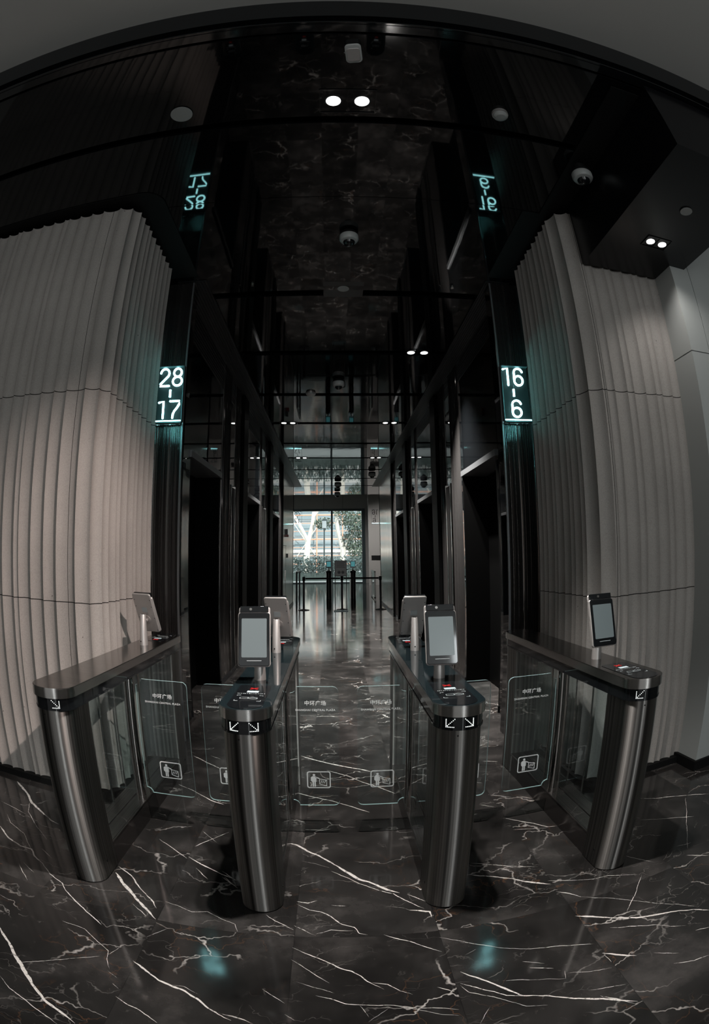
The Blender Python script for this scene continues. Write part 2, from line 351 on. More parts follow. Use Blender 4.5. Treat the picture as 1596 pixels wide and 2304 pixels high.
VEINS = [
(0.0191, [(-2.158,2.794), (-1.975,2.65), (-1.895,2.556), (-1.769,2.475), (-1.657,2.407), (-1.59,2.387)]),
(0.0058, [(-1.904,2.55), (-1.839,2.426), (-1.688,2.273), (-1.567,2.168)]),
(0.0108, [(-1.894,2.142), (-1.765,2.047), (-1.664,2.009), (-1.593,2.017), (-1.545,1.966), (-1.469,1.918), (-1.383,1.842), (-1.288,1.796), (-1.238,1.742), (-1.152,1.681), (-1.083,1.629), (-0.987,1.559)]),
(0.0198, [(-1.378,1.28), (-1.288,1.205), (-1.206,1.12), (-1.133,1.06), (-1.079,1.004), (-1.018,0.955), (-0.957,0.931), (-0.898,0.907), (-0.862,0.889)]),
(0.0062, [(-1.219,0.981), (-1.153,0.936), (-1.079,0.911), (-1.017,0.89), (-0.952,0.871), (-0.915,0.855)]),
(0.0213, [(-1.084,2.03), (-1,1.935), (-0.931,1.871), (-0.862,1.795), (-0.816,1.742), (-0.776,1.703)]),
(0.0098, [(-1.091,2.098), (-1,2.034), (-0.916,1.924), (-0.828,1.838), (-0.8,1.791)]),
(0.0086, [(-0.913,1.788), (-0.863,1.751), (-0.812,1.702)]),
(0.0165, [(-0.782,1.367), (-0.723,1.33), (-0.655,1.28), (-0.602,1.258), (-0.552,1.244), (-0.5,1.21), (-0.46,1.173), (-0.411,1.139), (-0.365,1.113)]),
(0.0038, [(-0.604,1.268), (-0.558,1.273), (-0.5,1.24)]),
(0.0035, [(-0.413,1.148), (-0.305,1.116)]),
(0.0069, [(-0.779,1.114), (-0.723,1.084), (-0.687,1.081), (-0.64,1.052), (-0.601,1.025)]),
(0.0049, [(-0.855,1.256), (-0.808,1.229)]),
(0.0055, [(-0.814,1.188), (-0.782,1.165)]),
(0.0038, [(-1.156,1.498), (-1.045,1.493), (-0.967,1.442), (-0.893,1.392), (-0.882,1.337), (-0.85,1.271)]),
(0.0034, [(-0.889,1.358), (-0.859,1.434)]),
(0.0038, [(-0.775,1.865), (-0.704,1.847), (-0.639,1.818), (-0.572,1.838), (-0.479,1.781), (-0.436,1.764), (-0.415,1.706)]),
(0.0047, [(-0.98,2.481), (-0.885,2.406), (-0.774,2.311)]),
(0.0098, [(-0.771,2.334), (-0.681,2.268), (-0.588,2.208), (-0.485,2.15)]),
(0.009, [(-0.55,2.168), (-0.47,2.076)]),
(0.0067, [(-0.764,2.454), (-0.698,2.559), (-0.612,2.68)]),
(0.0035, [(-0.763,2.654), (-0.656,2.53)]),
(0.0052, [(-0.705,2.227), (-0.624,2.126)]),
(0.0101, [(-1.083,3.307), (-0.943,3.22), (-0.811,3.108), (-0.707,3.056)]),
(0.0099, [(-1.125,3.912), (-0.981,3.787), (-0.847,3.673)]),
(0.0082, [(-0.991,3.948), (-0.888,3.88)]),
(0.0027, [(-1.202,1.097), (-1.098,1.191), (-0.993,1.282), (-0.916,1.337)]),
(0.0045, [(-2.085,2.439), (-1.936,2.409), (-1.816,2.374)]),
(0.0042, [(-1.941,2.306), (-1.859,2.222), (-1.715,2.156), (-1.593,2.017)]),
(0.0047, [(-1.579,1.84), (-1.511,1.772), (-1.454,1.72)]),
(0.0048, [(-1.544,2.062), (-1.447,1.992)]),
(0.0059, [(-1.565,1.87), (-1.461,1.807)]),
(0.0036, [(-0.884,1.603), (-0.848,1.579), (-0.786,1.561)]),
(0.0026, [(-0.777,1.552), (-0.695,1.66)]),
(0.0081, [(-0.273,3.32), (-0.177,3.26), (-0.034,3.185), (0.093,3.084), (0.199,2.995)]),
(0.0144, [(-0.282,2.864), (-0.237,2.889), (-0.19,2.87)]),
(0.007, [(-0.185,2.765), (-0.087,2.758), (-0.034,2.778)]),
(0.0199, [(-0.271,2.592), (-0.219,2.568), (-0.166,2.507), (-0.074,2.421), (-0.018,2.353), (0.043,2.278), (0.101,2.196), (0.186,2.136), (0.226,2.087), (0.28,2.05)]),
(0.0084, [(0.314,2.03), (0.389,1.952)]),
(0.0042, [(-0.185,2.391), (-0.112,2.361), (-0.041,2.32)]),
(0.007, [(-0.034,2.288), (0.041,2.215), (0.113,2.142), (0.182,2.084), (0.251,2.047), (0.313,1.959), (0.374,1.893)]),
(0.0142, [(0.305,1.892), (0.39,1.862), (0.392,1.809)]),
(0.0036, [(0.206,1.94), (0.273,1.917), (0.317,1.883)]),
(0.0146, [(-0.188,1.991), (-0.138,1.98), (-0.097,2.002)]),
(0.0144, [(-0.034,1.962), (0.035,1.954)]),
(0.0081, [(-0.187,1.97), (-0.129,1.919), (-0.081,1.908), (-0.034,1.869), (0.011,1.804), (0.063,1.777), (0.08,1.727), (0.114,1.713)]),
(0.0041, [(-0.098,1.724), (-0.034,1.755), (0.068,1.746)]),
(0.0088, [(-0.316,1.863), (-0.272,1.816), (-0.23,1.783), (-0.192,1.749)]),
(0.0076, [(-0.19,1.786), (-0.15,1.752), (-0.098,1.712)]),
(0.0074, [(0.18,1.709), (0.228,1.676), (0.275,1.645), (0.331,1.593), (0.392,1.543)]),
(0.0072, [(-0.188,1.617), (-0.131,1.572), (-0.064,1.525), (-0.012,1.482), (0.039,1.454), (0.072,1.421), (0.093,1.384), (0.151,1.328)]),
(0.0031, [(-0.189,1.535), (-0.14,1.479), (-0.092,1.423), (-0.041,1.379)]),
(0.0029, [(-0.164,1.384), (-0.113,1.357), (-0.069,1.338), (-0.025,1.314)]),
(0.0058, [(0.11,1.377), (0.164,1.356), (0.204,1.311), (0.245,1.28)]),
(0.0042, [(-0.09,1.299), (-0.036,1.28), (0.012,1.251), (0.07,1.239), (0.175,1.228), (0.251,1.197), (0.329,1.18), (0.39,1.159)]),
(0.0028, [(0.175,1.228), (0.25,1.188), (0.323,1.144), (0.388,1.119)]),
(0.0087, [(0.337,1.31), (0.392,1.266)]),
(0.0036, [(-0.278,1.325), (-0.241,1.286), (-0.195,1.243)]),
(0.0055, [(-0.398,1.142), (-0.366,1.14), (-0.323,1.126), (-0.29,1.11)]),
(0.0041, [(-0.192,1.178), (-0.159,1.145)]),
(0.0061, [(-0.572,2.228), (-0.489,2.149)]),
(0.01, [(-0.561,2.165), (-0.471,2.076)]),
(0.0192, [(-0.269,4.03), (-0.107,3.912), (0.035,3.826), (0.161,3.755), (0.26,3.683)]),
(0.0104, [(-0.069,3.731), (0.077,3.62), (0.182,3.496), (0.284,3.402), (0.397,3.266)]),
(0.0027, [(0.059,1.24), (0.087,1.164)]),
(0.002, [(0.085,1.137), (0.164,1.22)]),
(0.0033, [(0.396,1.65), (0.46,1.61), (0.514,1.57)]),
(0.016, [(0.632,2.146), (0.696,2.117), (0.758,2.079), (0.818,2.039), (0.861,1.996), (0.927,1.95), (0.977,1.909)]),
(0.0042, [(0.666,2.261), (0.761,2.212), (0.868,2.15), (0.977,2.096)]),
(0.0079, [(0.978,1.833), (1.028,1.786), (1.07,1.73)]),
(0.0029, [(1.07,1.73), (1.174,1.65), (1.26,1.566), (1.343,1.478), (1.427,1.392), (1.492,1.307)]),
(0.0051, [(0.975,1.947), (1.073,1.9), (1.182,1.854), (1.264,1.84), (1.409,1.748)]),
(0.0166, [(0.981,1.594), (1.051,1.55), (1.107,1.502), (1.185,1.448), (1.262,1.407), (1.332,1.381), (1.402,1.351), (1.465,1.307), (1.516,1.249)]),
(0.0055, [(1.081,1.426), (1.168,1.38), (1.259,1.325), (1.31,1.268), (1.369,1.224)]),
(0.0087, [(1.384,1.164), (1.444,1.139)]),
(0.0033, [(0.474,1.594), (0.56,1.543), (0.643,1.488), (0.718,1.451), (0.821,1.42), (0.976,1.354)]),
(0.0121, [(0.436,1.389), (0.484,1.337), (0.531,1.284), (0.574,1.22), (0.617,1.161), (0.694,1.125), (0.766,1.072), (0.839,1.023), (0.912,0.97), (0.976,0.913)]),
(0.0059, [(0.422,1.314), (0.471,1.273), (0.519,1.231), (0.566,1.188), (0.617,1.161)]),
(0.0051, [(0.419,1.299), (0.438,1.248), (0.487,1.212), (0.535,1.175), (0.579,1.127), (0.61,1.092), (0.683,1.069)]),
(0.0092, [(0.871,1.025), (0.914,0.974), (0.97,0.9)]),
(0.003, [(0.571,1.279), (0.643,1.255), (0.724,1.223), (0.795,1.192)]),
(0.004, [(0.806,1.242), (0.795,1.192)]),
(0.0032, [(0.812,1.222), (0.902,1.186), (0.977,1.164)]),
(0.0064, [(0.676,1.375), (0.751,1.326)]),
(0.0047, [(0.687,1.326), (0.774,1.28)]),
(0.012, [(0.98,1.278), (1.025,1.235), (1.091,1.175)]),
(0.0077, [(0.982,1.264), (0.988,1.198)]),
(0.0062, [(1.159,1.149), (1.243,1.076)]),
(0.0053, [(1.193,1.029), (1.27,0.987), (1.337,0.972)]),
(0.0127, [(1.855,2.555), (1.94,2.487), (2.066,2.418), (2.182,2.349), (2.267,2.28)]),
(0.0052, [(1.702,2.29), (1.828,2.209), (1.999,2.096)]),
(0.0073, [(1.705,1.871), (1.799,1.844)]),
(0.0059, [(1.703,1.75), (1.799,1.655)]),
(0.0044, [(2.109,2.353), (1.949,2.115), (1.747,1.8)]),
(0.0033, [(1.414,1.748), (1.31,1.612), (1.201,1.498)]),
(0.0046, [(1.424,1.975), (1.492,1.864), (1.528,1.805)]),
(0.0062, [(0.979,2.732), (1.107,2.609), (1.183,2.515), (1.237,2.499)]),
(0.0047, [(0.985,2.561), (1.178,2.502)]),
(0.0126, [(1.106,3.732), (1.215,3.674)]),
(0.0068, [(0.982,3.107), (1.115,3.008)]),
(0.0095, [(1.167,3.002), (1.233,2.937)]),
(0.0065, [(0.884,2.971), (0.976,2.896)]),
(0.0031, [(0.843,1.081), (0.916,1.057), (0.979,1.036)]),
(0.0024, [(0.474,1.494), (0.524,1.525)]),
(0.0027, [(0.443,1.054), (0.493,1.14)]),
]
for i, (w, pts) in enumerate(VEINS): ribbon(b, pts, w * 0.62, i, 0.0003 + 0.00001 * (i % 7))
for f in b.faces:
    if f.normal.z < 0: f.normal_flip()
me_f = struct('floor', b, ['marble', 'vein'], label='polished dark brown marble floor with white veins')
b = BM(); box(b, -30, 30, 31.0, 60, -0.06, -0.01); struct('floor', b, 'pave', label='pale pavement outside beyond the far glass')

# ------------------------------------------------------------------ fluted pillars
PITCH = [0.108, 0.105, 0.046, 0.103, 0.104, 0.102, 0.108, 0.066, 0.112, 0.062]
def outline(path, ridges):
    """walk a polyline path (list of (x,y)), return concave flutes between ridge arc lengths"""
    seg = [0]
    for p, q in zip(path[:-1], path[1:]): seg.append(seg[-1] + math.dist(p, q))
    def at(s):
        s = min(max(s, 0), seg[-1] - 1e-6)
        for i in range(len(path) - 1):
            if seg[i + 1] >= s:
                t = (s - seg[i]) / (seg[i + 1] - seg[i] or 1); p, q = path[i], path[i + 1]; L = math.dist(p, q)
                return p[0] + (q[0] - p[0]) * t, p[1] + (q[1] - p[1]) * t, (q[1] - p[1]) / L, -(q[0] - p[0]) / L
    out = []
    for a, c in zip(ridges[:-1], ridges[1:]):
        w = c - a; d = min(0.030, 0.30 * w)
        for k in range(9):
            t = k / 9; s = a + w * t; x, y, nx, ny = at(s); u = 4 * t * (1 - t); dep = d * (u ** 0.6)
            out.append((x - nx * dep, y - ny * dep))
    x, y, nx, ny = at(ridges[-1]); out.append((x, y)); return out
def pillar(label, matname, sx, x_out, x_in, yf, yb, rad, front, corner, side):
    # path runs along the front face towards the corridor, round the corner and back along the side
    if sx < 0: path = [(x_out, yf)] + [(x_in - rad + rad * math.sin(R(a)), yf + rad - rad * math.cos(R(a))) for a in range(0, 91, 6)] + [(x_in, yb)]
    else: path = [(x_out, yf)] + [(x_in + rad - rad * math.sin(R(a)), yf + rad - rad * math.cos(R(a))) for a in range(0, 91, 6)] + [(x_in, yb)]
    total = sum(math.dist(p, q) for p, q in zip(path[:-1], path[1:]))
    fl = abs(x_in - x_out) - rad; al = rad * math.pi / 2
    r = sorted(set([0] + [abs(x - x_out) for x in front] + [fl + al * t for t in corner] + [fl + al + (y - yf - rad) for y in side] + [total]))
    o = thing('fluted_pillar', label, 'pillar', (0, 0, 0))
    pts = outline(path, r)
    if sx > 0:  # flip so that the normals used for the flute depth point inward
        pts = outline(path, r)
        path2 = path; pts2 = []
        # mirror the depth: rebuild with reversed side
        base = outline([(-x, y) for x, y in path], r); pts2 = [(-x, y) for x, y in base]; pts = pts2
    back = [(x_in + 0.3 * sx, yb), (x_out, yb)] if True else []
    poly = pts + back
    b = BM(); prism(b, poly, 0.045, 4.05); link('shaft', b, matname, o)
    b = BM(); pb = []
    for x, y in [(x_out, yf - 0.028)] + [(x_in - sx * -1 * 0 - (0 if True else 0), y) for x, y in []] + [(p[0] + (-0.025 * sx if abs(p[0] - x_in) < rad else 0), p[1] - 0.02) for p in path[1:-1:3]] + [(x_in - 0.025 * sx, yb), (x_in + 0.3 * sx, yb), (x_out, yb)]:
        pb.append((x, y))
    prism(b, pb, 0.0, 0.05); link('plinth', b, 'black', o)
    return o
lf = [-3.6 + 0.1]; 
x = -2.25; lfront = [-2.25, -2.143, -2.042, -1.999, -1.896, -1.791, -1.691]
k = 0; x = -2.25
while x > -3.45: x -= PITCH[k % 10]; lfront.append(x); k += 1
pillar('pale fluted concrete pillar on the left of the gates', 'conc_l', -1, -3.55, WL, 2.90, 3.895, 0.15, lfront, [0.0, 0.42, 0.8], [3.089, 3.201, 3.273, 3.388, 3.507, 3.574, 3.683, 3.795])
pillar('pale fluted concrete pillar on the right of the gates, beside the white wall', 'conc_r', 1, 2.43, 1.605, 2.93, 3.91, 0.13, [2.349, 2.25, 2.195, 2.099, 1.995, 1.937, 1.831, 1.768], [0.0, 0.5], [3.09, 3.154, 3.262, 3.329, 3.439, 3.555, 3.616, 3.735, 3.82])

# ------------------------------------------------------------------ shell of the lobby
b = BM(); box(b, -7, -3.55, 2.9, 3.1, 0, 5.4); struct('wall_left', b, 'plaster')
b = BM(); box(b, -7.1, -7, -7, 31, 0, 5.4); struct('wall_left', b, 'plaster')
b = BM(); box(b, 7, 7.1, -7, 31, 0, 5.4); struct('wall_right', b, 'plaster')
b = BM(); box(b, -7.1, 7.1, -7.1, -7, 0, 5.4); struct('wall_back', b, 'plaster')
b = BM(); box(b, -7.1, 7.1, -7.1, 31.0, 5.4, 5.5); struct('ceiling', b, 'plaster')
b = BM(); box(b, -7, 7, -7, 1.47, 4.38, 4.46); struct('ceiling', b, 'plaster', label='plain grey plaster ceiling in front of the black soffit')
# white wall on the right
b = BM(); box(b, 2.43, 2.62, 2.69, 3.2, 0.075, 2.885); box(b, 2.43, 2.62, 2.69, 3.2, 2.893, 4.38); box(b, 2.625, 7, 2.69, 3.2, 0.075, 0.772); box(b, 2.625, 7, 2.69, 3.2, 0.78, 4.38)
box(b, 2.45, 7, 2.705, 3.19, 0.07, 4.38); struct('wall_right', b, 'whitewall', label='white panelled wall at the right edge')
b = BM(); box(b, 2.405, 7, 2.665, 3.15, 0, 0.075); struct('baseboard_right', b, 'black')
w = thing('wall_box', 'small dark box set into the white wall at the right edge', 'wall box', (2.80, 2.69, 2.21))
b = BM(); box(b, -0.115, 0.1, -0.012, 0.0, -0.09, 0.09); link('frame', b, 'greypanel', w, 0.003)
b = BM(); box(b, -0.095, 0.09, -0.014, -0.011, -0.075, 0.075); link('cover', b, 'blacksat', w)
# black soffit: fascia, mirror panels between dark channels, void above
b = BM(); box(b, -5.5, 7, 1.40, 1.46, 4.165, 4.40); box(b, -5.5, 7, 1.435, 1.49, 4.11, 4.158); box(b, -5.5, 7, 1.42, 1.435, 4.115, 4.124)
struct('trim_1', b, 'blackgloss', label='glossy black fascia along the front of the black ceiling')
b = BM(); box(b, -5.5, 7, 1.47, 21.0, 4.22, 4.26); struct('ceiling', b, 'black', label='black void above the mirror panels')
cuts = [(1.505, 2.195, 0), (2.258, 3.051, 0), (3.057, 4.498, 0.42), (4.633, 6.039, 0), (6.183, 7.724, 0), (7.867, 9.453, 0), (9.606, 11.219, 0), (11.362, 12.921, 0), (13.065, 14.749, 0), (14.892, 16.487, 0), (16.631, 18.235, 0), (18.369, 21.057, 0)]
for y0, y1, tilt in cuts:
    b = BM(); T = Matrix.Translation((0, y0, ZC)) @ Matrix.Rotation(R(-tilt), 4, 'X')
    xr = 1.80 if y0 < 2.6 else 2.9
    box(b, -5.5 if y0 < 2.9 else -1.9, xr, 0, y1 - y0, 0, 0.03, mtx=T)
    o = struct('ceiling', b, 'mirror')
# dropped matt bulkheads round the pillars, and slotted strips along the lift lobby
def collar(pts, z0=4.05):
    b = BM(); prism(b, pts, z0, 4.5); return b
struct('trim_2', collar([(-5.5, 2.82)] + arc(-1.375, 2.975, 0.155, -90, 0, 8) + [(-1.22, 4.20), (-5.5, 4.20)], 4.092), 'black', label='matt black ceiling margin round the left pillar')
struct('trim_3', collar([(1.42, 3.06), (1.56, 3.06), (1.56, 1.56), (1.80, 1.56), (1.80, 2.9), (3.2, 2.9), (3.2, 4.2), (1.42, 4.2)], 4.092), 'black', label='matt black ceiling margin round the right pillar')
for i, (x0, x1) in enumerate(((-1.44, -1.16), (1.42, 1.66))):
    b = BM(); box(b, x0, x1, 4.22, 18.5, 4.085, 4.30); n = 9
    for k in range(n):
        xx = x0 + (x1 - x0) * (k + 0.7) / (n + 0.6); box(b, xx - 0.005, xx + 0.005, 4.24, 18.48, 4.076, 4.086)
    struct('trim_%d' % (4 + i), b, 'grille', label=('left' if i == 0 else 'right') + ' slotted grille strip along the edge of the lift lobby ceiling')
# low glossy box at the right
b = BM(); box(b, 1.755, 2.58, 1.462, 2.92, 3.57, 4.3); struct('trim_6', b, mirror('satin black box', (0.006, 0.006, 0.007), 0.25, 0.02, 1.4), label='dropped satin black ceiling box at the right')

# ------------------------------------------------------------------ lift lobby walls
portals = [(4.97, 6.35), (8.18, 9.72), (11.55, 13.2)]
ZL = 2.60
for s, X in ((-1, WL), (1, WR)):
    side = 'left' if s < 0 else 'right'; O = X + 0.9 * s
    def bx(b, d0, d1, y0, y1, z0, z1, mi=0): box(b, min(X + s * d0, X + s * d1), max(X + s * d0, X + s * d1), y0, y1, z0, z1, mi)
    # return wall that faces the camera and closes the gap behind the pillar
    e = (-1.276 if s < 0 else 1.456) - X       # fins reach past the lift walls towards the middle
    e = abs(e)
    b = BM(); bx(b, -e, 1.0, 4.25, 4.40, 0.0, 4.085); bx(b, 0.0, 1.0, 4.40, 4.97, 0.0, 4.45); struct('wall_' + side, b, 'wallglass', label='black fin wall at the start of the lift lobby, ' + side + ' side')
    b = BM(); d0 = -e + 0.014
    while d0 < 0.26:
        w_ = rnd.choice((0.009, 0.013, 0.018)); dp = rnd.uniform(0.005, 0.012)
        prism(b, [(X + s * d0, 4.25), (X + s * (d0 + w_ * .45), 4.25 - dp), (X + s * (d0 + w_ * .6), 4.25 - dp), (X + s * (d0 + w_), 4.25)], 0.07, 4.08); d0 += w_
    struct('trim_%d' % (8 if s < 0 else 9), b, 'reed', label='dark reeded metal on the ' + side + ' fin wall')
    b = BM(); bx(b, -e - 0.003, -e + 0.012, 4.235, 4.252, 0, 4.08); struct('trim_%d' % (16 if s < 0 else 17), b, 'lintel', label='thin metal edge of the ' + side + ' fin wall')
    # wall above and between the portals
    b = BM(); bx(b, 0, 0.9, 4.97, 13.95, ZL, 4.45)
    for y0, y1 in ((6.35, 8.18), (9.72, 11.55), (13.2, 13.95)): bx(b, 0, 0.9, y0, y1, 0, ZL)
    struct('wall_' + side, b, 'wallglass', label='black mirror glass wall of the lift lobby, ' + side + ' side')
    b = BM(); bx(b, 0, 0.9, 13.95, 18.0, 0, 4.45); struct('wall_' + side, b, 'bronze', label='brushed bronze end wall of the lift lobby, ' + side + ' side')
    b = BM()
    for y0, y1 in ((4.97, 4.975), (6.35, 8.18), (9.72, 11.55), (13.2, 18.0)): bx(b, -0.012, 0.0, y0, y1, 0, 0.07)
    struct('baseboard_' + side, b, 'blacksat')
    # ribbed metal panels and dark pilasters
    for y0, y1 in ((6.40, 6.90), (7.24, 7.66), (9.76, 10.0), (10.5, 10.9), (13.24, 13.7)):
        b = BM(); y = y0
        while y < y1 - 0.01:
            w_ = rnd.choice((0.018, 0.022, 0.03)); dd = rnd.uniform(0.004, 0.014)
            v4 = [(-dd * 0.2, y), (-dd, y + w_ * 0.45), (-dd * 0.9, y + w_ * 0.6), (-dd * 0.2, y + w_)]
            prism(b, [(X + s * (d - 0.001), yy) for d, yy in v4] + [(X + s * 0.004, y + w_), (X + s * 0.004, y)], 0.07, 4.08); y += w_
        o = struct('trim_%d' % (10 + (s > 0)), b, 'reed', label='reeded metal panel on the ' + side + ' lift lobby wall')
    for y0, y1 in ((7.72, 8.12), (11.0, 11.5), (13.74, 13.93)):
        b = BM(); bx(b, -0.05, 0.0, y0, y1, 0, 4.083); struct('trim_%d' % (12 + (s > 0)), b, 'doorblack', bevel=0.006, label='dark pilaster on the ' + side + ' lift lobby wall')
    for y0, y1 in ((6.93, 7.20), (10.05, 10.45)):
        b = BM(); bx(b, -0.01, 0.0, y0, y1, 0.05, ZL - 0.05, 0); bx(b, -0.03, 0, y0 - 0.012, y0 + 0.012, 0.05, ZL - 0.03, 1); bx(b, -0.03, 0, y1 - 0.012, y1 + 0.012, 0.05, ZL - 0.03, 1)
        struct('trim_%d' % (14 + (s > 0)), b, ['black', 'tube'], label='black slot edged by two steel strips on the ' + side + ' lift lobby wall')
    for i, (y0, y1) in enumerate(portals):
        d = bpy.data.objects.new('door_%d' % (i + 1 + (3 if s > 0 else 0)), None); COL.objects.link(d); d['kind'] = 'structure'
        d['label'] = 'black lift door, ' + ['nearest', 'middle', 'farthest'][i] + ' on the ' + side + ' side'
        ym = (y0 + y1) / 2
        for a, c in ((y0, ym - 0.002), (ym + 0.002, y1)):
            b = BM(); bx(b, 0.30, 0.34, a, c, 0.01, ZL); link('door_leaf', b, 'doorblack', d)
        b = BM(); bx(b, 0.0, 0.30, y0 - 0.001, y0 + 0.03, 0, ZL); bx(b, 0.0, 0.30, y1 - 0.03, y1 + 0.001, 0, ZL); link('jamb', b, 'doorblack', d)
        b = BM(); bx(b, -0.02, 0.30, y0 - 0.02, y1 + 0.0, ZL - 0.03, ZL + 0.035); link('lintel', b, 'lintel', d)
        b = BM(); bx(b, 0.26, 0.30, ym - 0.2, ym + 0.2, ZL - 0.05, ZL - 0.03); link('sill_light', b, 'black', d)
# walls past the lift lobby
b = BM(); box(b, -7, WL, 17.8, 18.0, 0, 5.4); struct('wall_left', b, 'greypanel')
b = BM(); box(b, WR, 7, 17.8, 18.0, 0, 5.4); struct('wall_right', b, 'greypanel')
b = BM(); box(b, 1.95, 7, 28.6, 28.8, 0, 5.4); box(b, 1.95, 7, 28.58, 28.6, 0.0, 0.06); struct('wall_right', b, 'greypanel', label='plain grey wall beside the far glass front')
b = BM(); box(b, -7, 7, 30.9, 31.1, 4.40, 5.4, 0)
for x in (-4.2, -2.4, -0.6, 0.55, 2.3): box(b, x, x + 0.012, 30.885, 30.9, 4.40, 5.4, 1)
struct('wall_front', b, ['greypanel', 'black'], label='grey bulkhead panels above the far glass front')
wd = bpy.data.objects.new('window_1', None); COL.objects.link(wd); wd['kind'] = 'structure'; wd['label'] = 'tall glass front at the far end looking out to the trees'
b = BM(); box(b, -0.17, -0.05, 30.9, 31.05, 0, 4.4); box(b, 1.70, 1.9, 30.86, 31.05, 0, 4.4); box(b, -7, -6.9, 30.9, 31.05, 0, 4.4); box(b, -2.9, -2.8, 30.9, 31.05, 0, 4.4)
box(b, -7, 7, 30.92, 31.05, 4.26, 4.40); box(b, -7, 7, 30.92, 31.05, 0, 0.06); link('frame', b, 'frame', wd)
for x0, x1 in ((-6.9, -2.9), (-2.8, -0.17), (-0.05, 1.70)):
    b = BM(); box(b, x0, x1, 30.97, 30.985, 0.06, 4.26); link('pane', b, 'window', wd)
b = BM(); box(b, 1.9, 7, 30.9, 31.1, 0, 4.4); struct('wall_front', b, 'greypanel')

# ------------------------------------------------------------------ lit floor number signs
def digit(ch, w, h):
    """stroke paths, w wide and h tall, lower left at 0,0"""
    P_ = []
    if ch == '1': P_ = [[(0.12, 0.93), (0.62, 1.0), (0.62, 0.0)]]
    elif ch == '7': P_ = [[(0.0, 1.0), (1.0, 1.0), (0.98, 0.80), (0.80, 0.62), (0.50, 0.40), (0.36, 0.22), (0.32, 0.0)]]
    elif ch == '2': P_ = [[(0.02, 0.76)] + [(0.48 + 0.47 * math.cos(R(a)), 0.73 + 0.27 * math.sin(R(a))) for a in range(172, -41, -14)] + [(0.0, 0.10), (0.0, 0.0), (1.0, 0.0)]]
    elif ch == '8': P_ = [[(0.5 + 0.42 * math.cos(R(a)), 0.76 + 0.24 * math.sin(R(a))) for a in range(0, 361, 20)], [(0.5 + 0.5 * math.cos(R(a)), 0.26 + 0.26 * math.sin(R(a))) for a in range(0, 361, 20)]]
    elif ch == '6': P_ = [[(0.97, 0.80)] + [(0.5 + 0.46 * math.cos(R(a)), 0.76 + 0.24 * math.sin(R(a))) for a in range(20, 181, 16)] + [(0.03, 0.3)] + [(0.5 + 0.48 * math.cos(R(a)), 0.28 + 0.28 * math.sin(R(a))) for a in range(180, 541, 18)]]
    return [[(x * w, y * h) for x, y in p] for p in P_]
def number_sign(label, x0, x1, top, bottom, top_x, bot_x, tw, bw, y=4.20, dark=False):
    NM = 'black' if dark else 'neon'; k_ = 0.896
    x0 *= k_; x1 *= k_; top_x = [v * k_ for v in top_x]; bot_x = [v * k_ for v in bot_x]; tw *= k_; bw *= k_
    o = thing('floor_number_sign', label, 'sign', ((x0 + x1) / 2, y, 2.7290))
    def loc(p): return (p[0] - (x0 + x1) / 2, 0, p[1] - 2.7290)
    def put(s, xs, z, h, w, name='numeral'):
        for ch, xx in zip(s, xs):
            b = BM()
            for path in digit(ch, w, h):
                if dark: path = [(w - a, c) for a, c in path]
                pts = [loc((xx + a, z + c)) for a, c in path]; tube(b, pts, 0.0092, 8)
                for e in (pts[0], pts[-1]): lathe(b, [(0.001, -0.0092), (0.0065, -0.0065), (0.0092, 0), (0.0065, 0.0065), (0.001, 0.0092)], 10, e)
            link(name, b, NM, o)['label'] = ('dark back of numeral ' if dark else 'lit white numeral ') + ch
    put(top, top_x, 3.0470, 0.1568, tw); put(bottom, bot_x, 2.7603, 0.1478, bw)
    xc = (top_x[0] + top_x[-1] + tw) / 2
    b = BM(); tube(b, [loc((xc, 2.9440)), loc((xc, 3.0112))], 0.0092, 8); link('dash', b, NM, o)
    b = BM(); box(b, x0 - (x0 + x1) / 2, x1 - (x0 + x1) / 2, -0.012, 0.0, -0.005, 0.008); link('light_bar', b, 'neon', o)
    if not dark: b = BM(); box(b, x0 - (x0 + x1) / 2, x1 - (x0 + x1) / 2, 0.022, 0.028, 0.0, 0.488); link('back_panel', b, 'black', o)
    b = BM(); box(b, x0 - (x0 + x1) / 2, x1 - (x0 + x1) / 2, -0.02, 0.02, 0.488, 0.495)
    for xx in (x1,) if x0 < 0 else (x0,): box(b, xx - (x0 + x1) / 2 - 0.003, xx - (x0 + x1) / 2 + 0.003, -0.015, 0.02, -0.012, 0.495)
    box(b, x0 - (x0 + x1) / 2, x1 - (x0 + x1) / 2, -0.025, 0.02, -0.018, -0.006); link('frame', b, 'frame', o)
    b = BM(); tube(b, [loc((xc, 3.0112)), loc((xc, 3.0426))], 0.003, 6); link('cable', b, 'frame', o); b = BM(); tube(b, [loc((xc, 2.9082)), loc((xc, 2.9440))], 0.003, 6); link('cable', b, 'frame', o)
    return o
number_sign('lit number sign reading 28 over 17, on the left of the lift lobby entrance', -1.705, -1.425, '28', '17', (-1.665, -1.537), (-1.672, -1.548), 0.092, 0.092)
number_sign('lit number sign reading 16 over 6, on the right of the lift lobby entrance', 1.635, 1.91, '16', '6', (1.645, 1.765), (1.722,), 0.092, 0.095)

number_sign('far dark sign seen from behind, mirrored 28 over 17, at the lobby end, left', -1.56, -1.27, '82', '71', (-1.55, -1.42), (-1.55, -1.42), 0.10, 0.10, 18.3, True)
number_sign('far dark sign seen from behind, mirrored 16 over 6, at the lobby end, right', 1.53, 1.80, '61', '6', (1.56, 1.69), (1.58,), 0.10, 0.105, 18.3, True)

